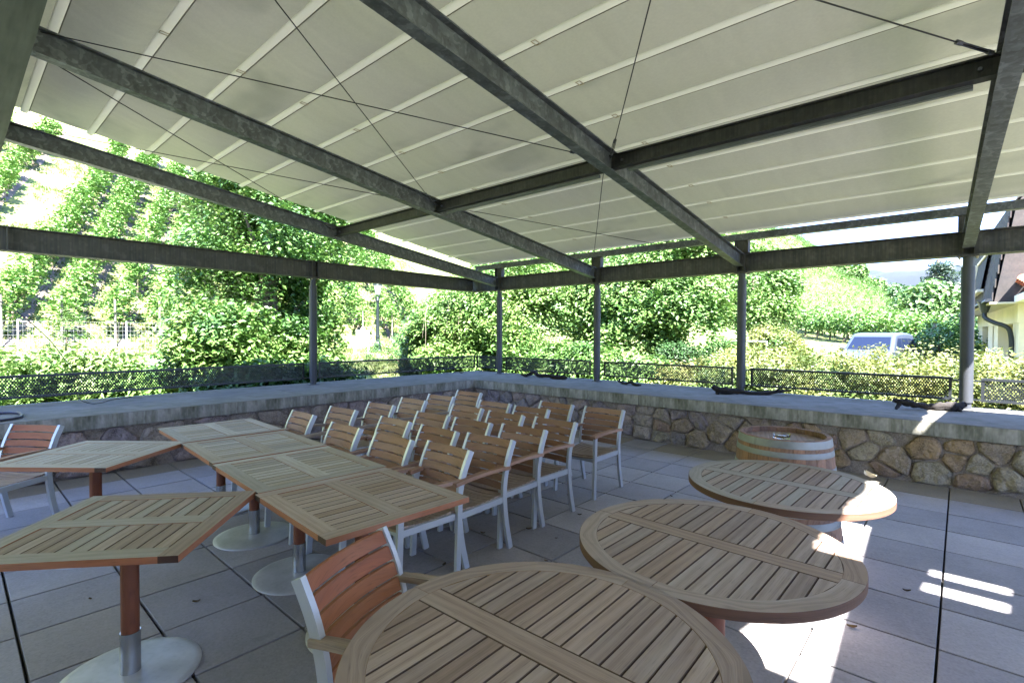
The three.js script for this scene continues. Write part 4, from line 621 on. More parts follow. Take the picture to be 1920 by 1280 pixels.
{ // the long hedge in front of the right ledge
  const h = thing('hedge', 'thick yellow-green leafy hedge outside the right railing, in front of the van', 'hedge'), bl = [];
  for (let x = 2.6; x < 11.5; x += 0.55) bl.push([x, 0.52 + 0.12 * Math.sin(x * 1.7) + 0.04 * (x - 3) * (x < 6 ? 1 : 0.7), -3.35 + rr(-0.15, 0.15), 0.55, 0.62, 0.75]);
  for (let x = 3.6; x < 11.5; x += 0.8) bl.push([x, 0.72 + 0.1 * Math.sin(x * 2.3), -4.5 + rr(-0.2, 0.2), 0.7, 0.55, 0.7]);
  const g = []; for (let x = 2.6; x < 11.4; x += 0.45) g.push(limb([V3(x, -0.4, -3.5), V3(x + rr(-0.15, 0.15), 0.3, -3.4), V3(x + rr(-0.3, 0.3), 0.9, -3.4 + rr(-0.3, 0.3))], [0.025, 0.02, 0.006], 7, 5)); part('stem', merge(g), M.bark, h);
  crown(h, 'foliage', bl, 11000, clumps.hedge, [[0.085, 0.15, 0.03], [0.18, 0.21, 0.05], [0.25, 0.25, 0.065]], { gap: 0.3, freq: 1.6, scale: 1.1 });
}
// ---------------------------------------------------------------- vineyard on the steep hillside at the left: one thing per vine
{
  const protos = [];
  for (let k = 0; k < 4; k++) {
    const o = thing('grapevine', 'leafy green grapevine in the rows climbing the steep hillside at the left', 'grapevine', [0, 0, 0], 0, 'grapevines on the steep hillside at the left');
    const h = rr(0.5, 0.62); part('trunk', merge([limb([V3(0, -0.15, 0), V3(rr(-0.06, 0.06), h * 0.5, rr(-0.06, 0.06)), V3(rr(-0.1, 0.1), h, rr(-0.1, 0.1)), V3(rr(-0.1, 0.1), h + 0.5, 0)], [0.04, 0.033, 0.035, 0.012], 10, 6, 0.25, k + 2), limb([V3(0, h, 0), V3(0.2, h + 0.2, 0.08), V3(0.42, h + 0.3, 0.16)], [0.022, 0.016, 0.008], 6, 5, 0.2), limb([V3(0, h, 0), V3(-0.2, h + 0.2, -0.05), V3(-0.4, h + 0.3, -0.12)], [0.022, 0.016, 0.008], 6, 5, 0.2)]), M.bark, o);
    const gs = [], cs = []; for (let i = 0; i < 44; i++) { const d = V3(rr(-1, 1), rr(-1, 1), rr(-1, 1)); if (d.length() > 1) { i--; continue; } const g = (i % 2 ? clumps.vine : leafClump(8, 0.15, 0.13, 0.115)).clone(); g.rotateY(rr(0, 6.28)); g.scale(1.1, 1.1, 1.1); g.translate(d.x * 0.48, h + 0.5 + d.y * 0.6 * (1 - 0.25 * Math.abs(d.x)), d.z * 0.42); const n = g.attributes.position.count, col = lerp3(GREEN.mid, GREEN.light, clamp(rnd() * 0.9 + d.y * 0.3)), ca = new Float32Array(n * 3); for (let q = 0; q < n; q++) ca.set(mul(col, 1.12), q * 3); g.setAttribute('color', new THREE.BufferAttribute(ca, 3)); gs.push(g); }
    const lm = leafMat(0.4); lm.vertexColors = true; const G = mergeGeometries(gs.map((g) => { g.deleteAttribute('uv'); return g; })); part('foliage', G, protos[0] ? protos[0].children[1].material : lm, o);
    protos.push(o);
  }
  const spots = [];
  for (const v0 of [-10.2, -8.6, -6.9, -5.4, -3.9, -2.4, -1.0, 0.4, 1.5, 2.8, 4.2, 5.6, 8.4, 10.2]) for (let s = 0; s < 24; s++) { const x = -15.3 - s * 0.88 + rr(-0.1, 0.1), z = v0 - s * 0.88 * (0.37 + 0.012 * (4 - v0) * (v0 < 0 ? 0 : 1)) + rr(-0.12, 0.12); if (x < -39) continue; if (v0 === 8.4 && s < 5) continue; if (rnd() < 0.03) continue; spots.push([x, z, s]); }
  spots.sort((a, b) => b[0] - a[0]); spots.length = Math.min(spots.length, 292);
  spots.forEach(([x, z], i) => { const p = protos[i % 4], t = rr(0, 6.283), y = ground(x, z); let o; if (i < 4) { o = p; o.position.set(x, y, z); o.rotation.y = t; } else o = copyOf(p, [x, y, z], t, p.userData.label, p.userData.group); o.scale.setScalar(rr(0.95, 1.2)); });
  { const P = [], I = []; for (const v0 of [-10.2, -8.6, -6.9, -5.4, -3.9, -2.4, -1.0, 0.4, 1.5, 2.8, 4.2, 5.6, 8.4, 10.2]) for (let k = 0; k <= 44; k++) { const s = k / 2, x = -14.9 - s * 1.12, z = v0 - s * 1.12 * (0.37 + 0.012 * (4 - v0) * (v0 < 0 ? 0 : 1)), w = 0.1 + 0.18 * n3(k, v0 + 20, 3); for (const q of [-1, 0, 1]) { const zz = z + q * w + 0.12 * (n3(k * 1.3, v0 + 40 + q, 5) - 0.5); P.push(x, ground(x, zz) + 0.03 - (q ? 0.05 : -0.03), zz); } if (k) { const a = P.length / 3 - 6; for (const q of [0, 1]) I.push(a + q, a + q + 1, a + 3 + q, a + q + 1, a + 4 + q, a + 3 + q); } }
    const g = new THREE.BufferGeometry(); g.setAttribute('position', new THREE.Float32BufferAttribute(P, 3)); g.setIndex(I); g.computeVertexNormals(); const so = part('soil', boxUV(g, 1.5), std({ map: tex(256, 256, (u, v) => mul([0.12, 0.092, 0.08], 0.5 + 0.9 * fbm(u, v, 30, 30, 231, 3))), roughness: 1 }), scene); so.userData.kind = 'structure'; }
  const postMat = std({ map: tex(64, 256, (u, v) => mul([0.1, 0.09, 0.08], 0.6 + 0.7 * fbm(u, v, 8, 3, 201))), roughness: 1 }), pg = new THREE.CylinderGeometry(0.035, 0.04, 1.75, 7).translate(0, 0.8, 0);
  let first; for (const v0 of [-8.6, -6.9, -5.4, -3.9, 1.5, 2.8, 4.2, 5.6]) for (const s of [-0.3, 5, 10]) { const x = -15.2 - s * 1.12, z = v0 - s * 0.42, y = ground(x, z); if (!first) { first = part('vineyard_post', pg, postMat, scene, [x, y, z]); Object.assign(first.userData, { label: 'grey wooden vineyard stake in a row of vines on the steep hillside', category: 'stake', group: 'stakes in the hillside vine rows' }); } else { const c = copyOf(first, [x, y, z], 0, first.userData.label); c.rotation.z = rr(-0.05, 0.05); } }
}
// ---------------------------------------------------------------- the gentler vineyard at the right
{
  const along = V3(-0.63, 0, -0.777), back = V3(-0.777, 0, 0.63).negate(); // rows run away to the left
  const o0 = V3(7.6, 0, -18.0), bl = [], row0 = [];
  const far = [];
  for (let r = -9; r < 34; r++) {
    const start = o0.clone().add(V3(0.35, 0, -1).normalize().multiplyScalar(r * 1.9)); const n = r >= 0 && r < 2 ? 0 : 108;
    for (let s = r < 0 ? 34 : r > 12 ? 20 : 0; s < n; s++) { const q = start.clone().addScaledVector(along, s * 1.0 - 8).add(V3(rr(-0.25, 0.25), 0, rr(-0.25, 0.25))); far.push([q.x, q.z]); }
  }
  // front two rows as single vines with trunks
  const pv = []; let cnt = 0; const mat = leafMat(0.4); mat.vertexColors = true;
  for (let r = 0; r < 2; r++) { const start = o0.clone().add(V3(0.35, 0, -1).normalize().multiplyScalar(r * 1.9)); for (let s = 0; s < 13; s++) {
    const q = start.clone().addScaledVector(along, s * 1.25 - 0.6), y = ground(q.x, q.z);
    if (pv.length < 3) { const o = thing('grapevine', 'tall bushy grapevine in the front rows of the gentle vineyard behind the van', 'grapevine', [q.x, y, q.z], 0, 'grapevines behind the parked van'); const h = 0.75; part('trunk', merge([limb([V3(0, -0.2, 0), V3(0.06, 0.4, 0.03), V3(0, h, 0), V3(0.05, 1.4, 0)], [0.05, 0.04, 0.04, 0.015], 10, 6, 0.2, pv.length), limb([V3(0, h, 0), V3(0.3, 1.0, 0.3), V3(0.45, 1.2, 0.5)], [0.03, 0.02, 0.01], 6, 5)]), M.bark, o); const gs = []; for (let i = 0; i < 60; i++) { const d = V3(rr(-1, 1), rr(-1, 1), rr(-1, 1)); if (d.length() > 1) { i--; continue; } const g = clumps.vine.clone(); g.rotateY(rr(0, 6.28)); g.scale(1.35, 1.35, 1.35); g.translate(d.x * 0.72, 0.95 + d.y * 0.6, d.z * 0.72); const n = g.attributes.position.count, col = lerp3(GREEN.mid, GREEN.light, clamp(rnd() + d.y * 0.3)), ca = new Float32Array(n * 3); for (let w = 0; w < n; w++) ca.set(col, w * 3); g.setAttribute('color', new THREE.BufferAttribute(ca, 3)); gs.push(g); } part('foliage', mergeGeometries(gs), mat, o); pv.push(o); }
    else { const c = copyOf(pv[cnt % 3], [q.x, y, q.z], rr(0, 6.28), pv[0].userData.label, pv[0].userData.group); c.scale.setScalar(rr(0.9, 1.12)); }
    cnt++;
  } }
  for (let s = 0; s < 5; s++) { const q = o0.clone().addScaledVector(along, s * 2.6 + 0.5).add(V3(0.2, 0, 0.5)), m = part('vineyard_post', rod(V3(0, -0.1, 0), V3(0.42, 1.5, -0.3), 0.045, 7), std({ color: lin(0.22, 0.19, 0.16), roughness: 1 }), scene, [q.x, ground(q.x, q.z), q.z]); Object.assign(m.userData, { label: 'leaning wooden end stake in front of the vines behind the van', category: 'stake', group: 'leaning stakes in front of the right vineyard' }); }
  // everything beyond: one mass of rows
  const M4 = [], C = []; for (const [x, z] of far) { const y = ground(x, z); for (let k = 0; k < 9; k++) { _q.setFromEuler(new THREE.Euler(rr(-0.4, 0.4), rr(0, 6.28), rr(-0.4, 0.4))); M4.push(new THREE.Matrix4().compose(V3(x + rr(-0.6, 0.6), y + rr(0.3, 1.2), z + rr(-0.6, 0.6)), _q, _s.clone().setScalar(rr(0.9, 1.4)))); C.push(lin(...mul(lerp3(GREEN.mid, GREEN.light, rnd()), 1.05))); } }
  for (let b = 0; b < 9; b++) for (let i = 0; i < 150; i++) { const z = -82 - b * 11 - i * 0.1 + rr(-0.6, 0.6), x = 12 - i * 0.55 - b * 3; if (rnd() < 0.08) continue; const y = ground(x, z); for (let k = 0; k < 5; k++) { _q.setFromEuler(new THREE.Euler(rr(-0.4, 0.4), rr(0, 6.28), rr(-0.4, 0.4))); M4.push(new THREE.Matrix4().compose(V3(x + rr(-0.5, 0.5), y + rr(0.3, 1.2), z + rr(-0.9, 0.9)), _q, _s.clone().setScalar(rr(1.8, 2.8)))); C.push(lin(...mul(lerp3(GREEN.mid, GREEN.light, rnd()), 1.0))); } }
  const im = new THREE.InstancedMesh(clumps.vine, LM, M4.length); M4.forEach((m, i) => { im.setMatrixAt(i, m); im.setColorAt(i, C[i]); }); im.name = 'vineyard'; im.castShadow = im.receiveShadow = true; Object.assign(im.userData, { kind: 'stuff', label: 'sunlit rows of vines rising over the gentle slope at the right', category: 'vineyard' }); scene.add(im);
}
// ---------------------------------------------------------------- far trees
tree('broadleaf_tree', 'large round green tree on the far slope left of the last post', 'tree', 4.4, -63, 0.3, 3.5, [[4.4, 4.0, -63, 3.0, 2.5, 3.0], [2.1, 3.0, -63, 1.9, 1.6, 2.0], [6.4, 2.9, -63, 2.2, 1.9, 2.2], [4.6, 5.3, -63.4, 2.0, 1.5, 2.0], [5.6, 1.9, -62.4, 2.6, 1.4, 2.2]], 3000, clumps.far, [[0.045, 0.11, 0.025], [0.085, 0.17, 0.04], [0.11, 0.2, 0.05]], { gap: 0.3, freq: 0.5, fill: 0.2 });
tree('conifer', 'dark blue-green conifer behind the round tree on the far slope', 'tree', 4.7, -78, 0.3, 8.5, Array.from({ length: 10 }, (_, i) => [4.7 + rr(-0.5, 0.5) + i * 0.02, 2.4 + i * 0.85, -78, 3.1 * (1 - i / 11) + 0.4, 0.65, 3.0 * (1 - i / 11) + 0.4]), 2400, clumps.needle, [[0.02, 0.05, 0.03], [0.03, 0.07, 0.04], [0.045, 0.085, 0.05]], { gap: 0.34, freq: 0.6, fill: 0.3 });
tree('broadleaf_tree', 'small tree on the ridge of the far vineyard, in front of the blue hills', 'tree', -6.5, -98, 0.2, 3.5, [[-6.5, ground(-6.5, -98) + 1.6, -98, 1.4, 1.2, 1.2], [-3.8, ground(-3.8, -98) + 0.8, -98, 1.1, 0.8, 1.0], [-8.6, ground(-8.6, -98) + 0.8, -98, 0.9, 0.8, 0.9]], 420, clumps.far, [GREEN.mid, GREEN.light, GREEN.light], { gap: 0.3, freq: 0.6 });
{ const M4 = [], C = []; for (let i = 0; i < 2600; i++) { const x = rr(-1, 14), z = -86 - rr(0, 14) + x * 0.4; _q.setFromEuler(new THREE.Euler(0, rr(0, 6.28), 0)); M4.push(new THREE.Matrix4().compose(V3(x, ground(x, z) + rr(0, 2.6), z), _q, _s.clone().setScalar(rr(0.8, 1.3)))); C.push(lin(...lerp3([0.03, 0.07, 0.03], GREEN.mid, rnd()))); } const im = new THREE.InstancedMesh(clumps.far, LM, M4.length); M4.forEach((m, i) => { im.setMatrixAt(i, m); im.setColorAt(i, C[i]); }); im.name = 'wood'; Object.assign(im.userData, { kind: 'stuff', label: 'far belt of trees behind the round tree on the slope', category: 'woodland' }); scene.add(im); }
// ---------------------------------------------------------------- grass
{
  const P = []; for (let i = 0; i < 9; i++) { const a = rr(0, 6.28), r = rr(0, 0.09), x = Math.cos(a) * r, z = Math.sin(a) * r, h = rr(0.06, 0.15), b = rr(0, 6.28), w = 0.009, lx = Math.cos(b) * h * 0.4, lz = Math.sin(b) * h * 0.4; P.push(x - w, 0, z, x + w, 0, z, x + lx, h, z + lz, x, 0, z - w, x, 0, z + w, x + lx, h, z + lz); }
  const g = new THREE.BufferGeometry(); g.setAttribute('position', new THREE.Float32BufferAttribute(P, 3)); g.computeVertexNormals();
  const M4 = [], C = []; const N = 30000;
  for (let i = 0; i < N; i++) { const k = rnd(); const x = k < 0.72 ? rr(-34, -2.6) : rr(-8, 11), z = k < 0.72 ? rr(-18, 12) : rr(-18, -2.4); if (n3(x * 0.8 + 9, z * 0.8 + 9, 0.5) < 0.36) continue; _q.setFromEuler(new THREE.Euler(0, rr(0, 6.28), 0)); const s = rr(0.7, 1.6) * (x < -12 ? 1.1 : 0.9); M4.push(new THREE.Matrix4().compose(V3(x, ground(x, z) - 0.01, z), _q, V3(s * 1.3, s, s * 1.3))); C.push(lin(...lerp3([0.08, 0.14, 0.025], [0.2, 0.2, 0.07], rnd() * rnd() + 0.2 * n3(x * 0.3, z * 0.3, 8)))); }
  const im = new THREE.InstancedMesh(g, LM, M4.length); M4.forEach((m, i) => { im.setMatrixAt(i, m); im.setColorAt(i, C[i]); }); im.name = 'grass'; Object.assign(im.userData, { kind: 'stuff', label: 'long grass on the bank and slope outside the terrace', category: 'grass' }); im.receiveShadow = true; scene.add(im);
}
// ---------------------------------------------------------------- lamp post, wire fences, stone, van, house
{
  const x = -12.54, z = -6.08, y = ground(x, z), iron = std({ color: lin(0.012, 0.018, 0.02), roughness: 0.4, metalness: 0.4 });
  const o = thing('street_lamp', 'black cast iron lamp post with a frosted lantern among the shrubs', 'lamp post', [x, y, z]);
  part('post', new THREE.LatheGeometry([[0.2, 0], [0.2, 0.1], [0.17, 0.14], [0.15, 0.34], [0.17, 0.38], [0.12, 0.46], [0.085, 0.52], [0.1, 0.7], [0.115, 0.74], [0.085, 0.78], [0.072, 1.6], [0.06, 2.28], [0.09, 2.31], [0.09, 2.37], [0.055, 2.42], [0.055, 2.5], [0, 2.5]].map(([a, b]) => new THREE.Vector2(a, b)), 20), iron, o);
  part('cross_arm', merge([rod(V3(-0.14, 2.5, 0), V3(0.14, 2.5, 0), 0.016), rod(V3(0, 2.5, -0.14), V3(0, 2.5, 0.14), 0.016), ...[0, 1, 2, 3].map((k) => rod(V3(0.13 * Math.cos(k * 1.571), 2.5, 0.13 * Math.sin(k * 1.571)), V3(0.1 * Math.cos(k * 1.571), 2.62, 0.1 * Math.sin(k * 1.571)), 0.011))]), iron, o);
  const l = part('lantern', new THREE.CylinderGeometry(0.2, 0.11, 0.42, 6, 1, true).translate(0, 2.83, 0), phys({ color: lin(0.8, 0.8, 0.74), roughness: 0.8, transmission: 0.5, thickness: 0 }), o);
  part('lantern_roof', new THREE.LatheGeometry([[0.22, 3.03], [0.23, 3.05], [0.12, 3.18], [0.06, 3.22], [0.05, 3.28], [0, 3.3]].map(([a, b]) => new THREE.Vector2(a, b)), 6), iron, o);
  part('frame_bar', merge([0, 1, 2, 3, 4, 5].map((k) => { const a = k * Math.PI / 3; return rod(V3(0.112 * Math.sin(a), 2.62, 0.112 * Math.cos(a)), V3(0.203 * Math.sin(a), 3.04, 0.203 * Math.cos(a)), 0.009, 6); })), iron, l);
}
function wireFence(label, pts, h, nH, step, mat, name = 'wire_fence') {
  const o = thing(name, label, 'fence'), posts = [], wires = [];
  for (let i = 0; i < pts.length - 1; i++) { const a = V3(pts[i][0], 0, pts[i][1]), b = V3(pts[i + 1][0], 0, pts[i + 1][1]); a.y = ground(a.x, a.z); b.y = ground(b.x, b.z); part('post', rod(a, a.clone().add(V3(0, h + 0.05, 0)), 0.02, 8), mat, o); if (i === pts.length - 2) part('post', rod(b, b.clone().add(V3(0, h + 0.05, 0)), 0.03, 8), mat, o); for (let k = 0; k <= nH; k++) wires.push(rod(a.clone().add(V3(0, 0.05 + (h - 0.05) * k / nH, 0)), b.clone().add(V3(0, 0.05 + (h - 0.05) * k / nH, 0)), 0.0016, 4)); const n = Math.floor(a.distanceTo(b) / step); for (let k = 1; k < n; k++) { const q = a.clone().lerp(b, k / n); wires.push(rod(q.clone().add(V3(0, 0.04, 0)), q.clone().add(V3(0, h, 0)), 0.0013, 4)); } }
  part('wire_mesh', merge(wires), mat, o).userData.kind = 'stuff';
}
wireFence('pale galvanised wire mesh fence along the foot of the steep vineyard', [[-12.6, 10.5], [-12.7, 8], [-12.8, 5.5], [-12.9, 3], [-13.0, 0.5], [-13.1, -2]], 1.12, 8, 0.1, std({ color: lin(0.3, 0.31, 0.3), roughness: 0.6, metalness: 0.1 }));
{
  const o = thing('garden_chair', 'white wire garden chair standing in the grass left of the lamp post', 'chair', [-11.6, ground(-11.6, -4.7), -4.7], 0.9), w = std({ color: lin(0.85, 0.85, 0.83), roughness: 0.5 }), b = [], s = [];
  for (let i = 0; i < 9; i++) { const x = -0.26 + i * 0.065; b.push(rod(V3(x, 0.44, -0.22), V3(x, 0.98, -0.3), 0.008, 6)); s.push(rod(V3(x, 0.43, -0.22), V3(x, 0.43, 0.24), 0.008, 6)); }
  for (const y of [0.46, 0.72, 0.98]) b.push(rod(V3(-0.28, y, -0.22 - (y - 0.44) * 0.148), V3(0.28, y, -0.22 - (y - 0.44) * 0.148), 0.013, 6));
  b.push(limb([V3(-0.1, 0.98, -0.3), V3(0, 1.16, -0.32), V3(0.1, 0.98, -0.3)], [0.012, 0.012], 10, 6)); for (const z of [-0.22, 0.0, 0.24]) s.push(rod(V3(-0.28, 0.43, z), V3(0.28, 0.43, z), 0.012, 6));
  part('backrest', merge(b), w, o); part('seat', merge(s), w, o); for (const x of [-0.26, 0.26]) for (const z of [-0.22, 0.24]) part('leg', rod(V3(x * 1.08, 0, z * 1.1), V3(x, 0.43, z), 0.013, 6), w, o);
  for (const x of [-0.28, 0.28]) part('armrest', limb([V3(x, 0.66, -0.25), V3(x * 1.05, 0.68, 0.05), V3(x, 0.62, 0.24), V3(x, 0.43, 0.24)], [0.012, 0.012], 14, 6), w, o);
}
{
  const x = 2.75, z = -9.3, y = ground(x, z); const g = new THREE.IcosahedronGeometry(0.4, 3), p = g.attributes.position; for (let i = 0; i < p.count; i++) { const v = V3(p.getX(i), p.getY(i), p.getZ(i)), k = 0.8 + 0.4 * n3(v.x * 4 + 3, v.y * 4 + 3, v.z * 4 + 3); p.setXYZ(i, clamp(v.x * k, -0.3, 0.3), clamp(v.y * k * 1.7, -0.5, 0.55), clamp(v.z * k, -0.25, 0.25)); } g.computeVertexNormals();
  const s = part('boulder', boxUV(g, 0.6), stoneM([0.6, 0.57, 0.5]), scene, [x, y + 0.5, z]); Object.assign(s.userData, { label: 'pale sunlit upright stone beside the clipped shrubs right of the third post', category: 'stone' });
  const f = thing('barrier', 'thin pale metal pipe rail over the pale stone by the clipped shrubs', 'rail', [2.5, ground(2.5, -9.1), -9.1]), fm = std({ color: lin(0.6, 0.6, 0.58), roughness: 0.4, metalness: 0.4 });
  part('top_rail', rod(V3(-1.0, 1.5, 0), V3(0.35, 1.5, 0), 0.02), fm, f); part('post', rod(V3(0.33, 0, 0), V3(0.33, 1.5, 0), 0.02), fm, f); part('post', rod(V3(-0.98, 0, 0), V3(-0.98, 1.5, 0), 0.02), fm, f);
}
{ // silver-blue van facing the terrace
  const x = 4.75, z = -16.6, y = ground(x, z) + 0.02, o = thing('van', 'silver-blue passenger van parked nose towards the terrace behind the hedge', 'van', [x, y, z], -0.14);
  const paint = phys({ color: lin(0.04, 0.05, 0.082), roughness: 0.4, metalness: 0.3, clearcoat: 0.3, clearcoatRoughness: 0.08 }), glass = phys({ color: lin(0.006, 0.01, 0.026), roughness: 0.4, specularIntensity: 0.15 }), black = std({ color: lin(0.02, 0.02, 0.022), roughness: 0.6 });
  const prof = (w, inset) => { const s = new THREE.Shape(); s.moveTo(-2.2, 0.3); s.lineTo(-2.2, 1.0); s.quadraticCurveTo(-2.16, 1.6, -1.95, 1.74); s.quadraticCurveTo(-0.6, 1.86, 0.55, 1.76); s.quadraticCurveTo(0.72, 1.74, 0.8, 1.68); s.lineTo(1.5, 1.1); s.quadraticCurveTo(2.1, 0.98, 2.2, 0.78); s.lineTo(2.26, 0.35); s.lineTo(1.85, 0.3); s.absarc(1.45, 0.3, 0.37, 0, Math.PI, false); s.lineTo(-1.05, 0.3); s.absarc(-1.42, 0.3, 0.37, 0, Math.PI, false); s.lineTo(-2.2, 0.3); return s; };
  const body = new THREE.ExtrudeGeometry(prof(), { depth: 1.6, bevelEnabled: true, bevelThickness: 0.12, bevelSize: 0.1, bevelSegments: 5, curveSegments: 14 }); body.translate(0, 0, -0.8); body.rotateY(-Math.PI / 2);
  { const p = body.attributes.position; for (let i = 0; i < p.count; i++) { const yy = p.getY(i); if (yy > 1.0) p.setX(i, p.getX(i) * (1 - 0.17 * (yy - 1.0))); } body.computeVertexNormals(); } part('body', body, paint, o);
  const quad = (pts) => { const g = new THREE.BufferGeometry(), P = []; for (const [a, b, c] of [[0, 1, 2], [0, 2, 3]]) for (const k of [a, b, c]) P.push(...pts[k]); g.setAttribute('position', new THREE.Float32BufferAttribute(P, 3)); g.computeVertexNormals(); return g; };
  const ws = part('windshield', quad([[-0.76, 1.17, 1.575], [0.76, 1.17, 1.575], [0.66, 1.72, 0.92], [-0.66, 1.72, 0.92]]), glass, o);
  part('wiper', merge([rod(V3(-0.6, 1.2, 1.57), V3(0.05, 1.27, 1.49), 0.009, 6), rod(V3(0.1, 1.2, 1.57), V3(0.68, 1.27, 1.49), 0.009, 6)]), black, ws);
  for (const s of [-1, 1]) {
    const sx = (yy) => s * (0.922 * (1 - 0.17 * (yy - 1.0)) + 0.006);
    part('side_window', quad([[sx(1.17), 1.17, 1.15], [sx(1.17), 1.17, 0.15], [sx(1.66), 1.66, 0.15], [sx(1.66), 1.66, 0.62]]), glass, o); part('side_window', quad([[sx(1.17), 1.17, 0.07], [sx(1.17), 1.17, -0.95], [sx(1.66), 1.66, -0.95], [sx(1.66), 1.66, 0.07]]), glass, o); part('side_window', quad([[sx(1.17), 1.17, -1.05], [sx(1.17), 1.17, -2.0], [sx(1.6), 1.6, -1.9], [sx(1.66), 1.66, -1.05]]), glass, o);
    part('mirror', rbox(0.2, 0.17, 0.1, 0.04, s * 1.06, 1.17, 1.12), black, o); part('headlight', rbox(0.34, 0.16, 0.12, 0.04, s * 0.68, 0.82, 2.2), phys({ color: lin(0.7, 0.72, 0.75), roughness: 0.1, clearcoat: 1 }), o);
    for (const zz of [1.45, -1.42]) { const wl = part('wheel', new THREE.CylinderGeometry(0.33, 0.33, 0.2, 24).rotateZ(Math.PI / 2).translate(s * 0.82, 0.33, zz), black, o); part('rim', new THREE.CylinderGeometry(0.2, 0.2, 0.21, 16).rotateZ(Math.PI / 2).translate(s * 0.825, 0.33, zz), M.alu, wl); }
  }
  o.scale.setScalar(0.86); part('grille', rbox(0.9, 0.14, 0.06, 0.03, 0, 0.72, 2.3), black, o); part('bumper', rbox(1.7, 0.2, 0.2, 0.08, 0, 0.45, 2.26), paint, o);
}
{ // the house at the right with its mansard roof
  const N0 = V3(8.02, 0, -9.0), F0 = V3(7.55, 0, -19.3), dir = F0.clone().sub(N0), len = dir.length(); const h = thing('house', 'cream house with steep tiled mansard roof at the right edge', 'house', [N0.x, -0.25, N0.z], Math.atan2(-dir.x, -dir.z));
  // local frame: +z towards the terrace, -x is the wall that is seen, origin at the near corner; wall runs to z = -len
  const cream = std({ map: tex(256, 256, (u, v) => mul([0.66, 0.58, 0.42], 0.88 + 0.2 * fbm(u, v, 6, 6, 211))), roughness: 0.95 }), creamD = std({ color: lin(0.5, 0.44, 0.33), roughness: 0.95 }), E = 2.55;
  part('wall', boxUV(merge([box(8, E, len, 4.33, E / 2, -len / 2)]), 2), cream, h);
  // pilasters stand proud, the bays between them are sunk
  const bays = [[-0.9, -0.0], [-4.9, -3.9], [-6.6, -5.3], [-9.0 - 1.3, -8.6]]; for (const [a, b] of bays) part('pilaster', boxUV(box(0.32, 2.1, b - a, 0.17, 1.05, (a + b) / 2), 2), cream, h);
  part('lintel', boxUV(box(0.34, 0.42, len + 0.02, 0.16, 2.1 + 0.21, -len / 2), 2), cream, h);
  part('soffit', box(0.85, 0.04, len + 0.4, -0.06, E - 0.01, -len / 2), creamD, h);
  const slateMap = std({ map: tex(256, 256, (u, v) => mul(lerp3([0.034, 0.03, 0.031], [0.052, 0.044, 0.041], fbm(u, v, 30, 30, 221, 2)), 0.7 + 0.5 * fbm(u, v, 8, 8, 222))), roughness: 0.95 });
  // lower steep slope and upper slope with courses of tiles
  const courses = (z0, z1, x0, y0, x1, y1, name) => { const sl = Math.hypot(x1 - x0, y1 - y0), n = Math.round(sl / 0.16), ang = Math.atan2(y1 - y0, x1 - x0), M4 = [], C = [], g = new THREE.BoxGeometry(0.2, 0.022, 0.165), w = Math.abs(z1 - z0), m = Math.round(w / 0.175); for (let i = 0; i < n; i++) for (let j = 0; j < m; j++) { const t = (i + 0.5) / n, z = z0 + (j + 0.5 + (i % 2) * 0.5) * (z1 - z0) / m; _q.setFromAxisAngle(V3(0, 0, 1), ang + 0.1 + rr(-0.02, 0.02)); M4.push(new THREE.Matrix4().compose(V3(mix(x0, x1, t) - 0.02, mix(y0, y1, t) + 0.01 + rr(-0.004, 0.004), z), _q, V3(1, 1, 1))); const k = rr(0.72, 1.2); C.push(lin(k, k * rr(0.92, 1.02), k * rr(0.88, 1.02))); } const im = new THREE.InstancedMesh(g, slateMap, M4.length); M4.forEach((mm, i) => { im.setMatrixAt(i, mm); im.setColorAt(i, C[i]); }); im.name = name; im.userData.kind = 'stuff'; im.castShadow = im.receiveShadow = true; return im; };
  const R1 = [-0.42, E + 0.05, -0.1, E + 2.2], R2 = [-0.1, E + 2.2, 1.9, E + 5.0];
  const roof = part('roof', (() => { const s = new THREE.Shape(); s.moveTo(-0.4, E + 0.02); s.lineTo(-0.06, E + 2.2); s.lineTo(1.94, E + 5.0); s.lineTo(6, E + 5.6); s.lineTo(8.1, E + 0.02); return new THREE.ExtrudeGeometry(s, { depth: len + 0.4, bevelEnabled: false }).translate(0, 0, -len - 0.3); })(), slateMap, h);
  roof.add(courses(0.1, -len - 0.3, R1[0], R1[1], R1[2], R1[3], 'tiles'), courses(0.1, -len - 0.3, R2[0], R2[1], R2[2], R2[3], 'tiles'));
  const sx = (y) => mix(-0.42, -0.1, (y - E - 0.05) / 2.15) - 0.06, wq = (y0, y1, z0, z1, o) => { const g = new THREE.BufferGeometry(), P = []; const c = [[sx(y0) - o, y0, z0], [sx(y0) - o, y0, z1], [sx(y1) - o, y1, z1], [sx(y1) - o, y1, z0]]; for (const k of [0, 1, 2, 0, 2, 3]) P.push(...c[k]); g.setAttribute('position', new THREE.Float32BufferAttribute(P, 3)); g.computeVertexNormals(); return g; };
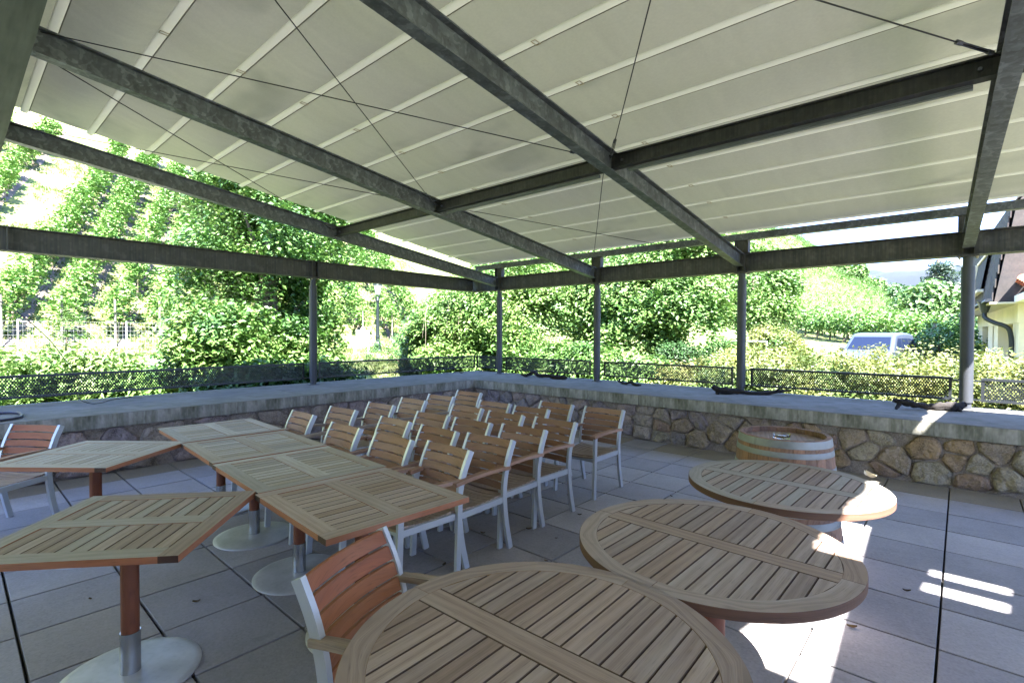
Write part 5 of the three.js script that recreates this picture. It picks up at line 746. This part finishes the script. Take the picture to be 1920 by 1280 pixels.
  const win = part('window', merge([box(0.12, 0.07, 3.0, sx(3.02) - 0.05, 3.0, -3.9), box(0.1, 0.06, 3.0, sx(3.95) - 0.03, 3.97, -3.9), box(0.08, 0.95, 0.08, sx(3.5) - 0.02, 3.48, -5.35)]), cream, h); part('pane', wq(3.04, 3.94, -2.4, -5.3, 0.05), std({ color: lin(0.012, 0.01, 0.01), roughness: 0.9 }), win);
  part('gutter', new THREE.CylinderGeometry(0.075, 0.075, len + 0.4, 12, 1, false, 0, Math.PI).rotateZ(Math.PI / 2).rotateY(Math.PI / 2).rotateX(0).translate(-0.5, E + 0.02, -len / 2), M.rail, h);
  part('hopper', merge([new THREE.CylinderGeometry(0.14, 0.07, 0.26, 8).translate(-0.5, E - 0.06, -0.7)]), M.rail, h);
  part('downpipe', limb([V3(-0.5, E - 0.15, -0.7), V3(-0.5, E - 0.3, -0.68), V3(-0.36, E - 0.42, -0.6), V3(-0.12, E - 0.55, -0.5), V3(-0.06, E - 0.75, -0.5), V3(-0.06, 1.0, -0.5), V3(-0.06, 0, -0.5)], [0.05, 0.05], 40, 10), M.rail, h);
  part('downpipe', limb([V3(-0.45, E - 0.1, -len + 0.3), V3(-0.4, E - 0.5, -len + 0.25), V3(-0.3, E - 0.7, -len + 0.2), V3(-0.3, 0, -len + 0.2)], [0.05, 0.05], 20, 8), M.rail, h);
  const porch = part('porch_roof', boxUV(box(2.6, 0.14, 2.2, 1.1, 2.62, 0.9).translate(0.12, 0, 0.3), 1), std({ color: lin(0.7, 0.68, 0.64), roughness: 0.8 }), h);
  { const g = []; for (let i = 0; i < 8; i++) for (let j = 0; j < 6; j++) g.push(new THREE.CylinderGeometry(0.09, 0.1, 0.34, 8, 1, false, 0, Math.PI).rotateX(-Math.PI / 2).rotateZ(Math.PI / 2).rotateX(-0.17).rotateY(0).translate(0.02 + i * 0.21, 2.76 + (5 - j) * 0.05, 0.3 + j * 0.3)); part('tiles', merge(g), std({ color: lin(0.48, 0.19, 0.1), roughness: 0.9 }), porch).userData.kind = 'stuff'; }
}
renderer.render(scene, camera);
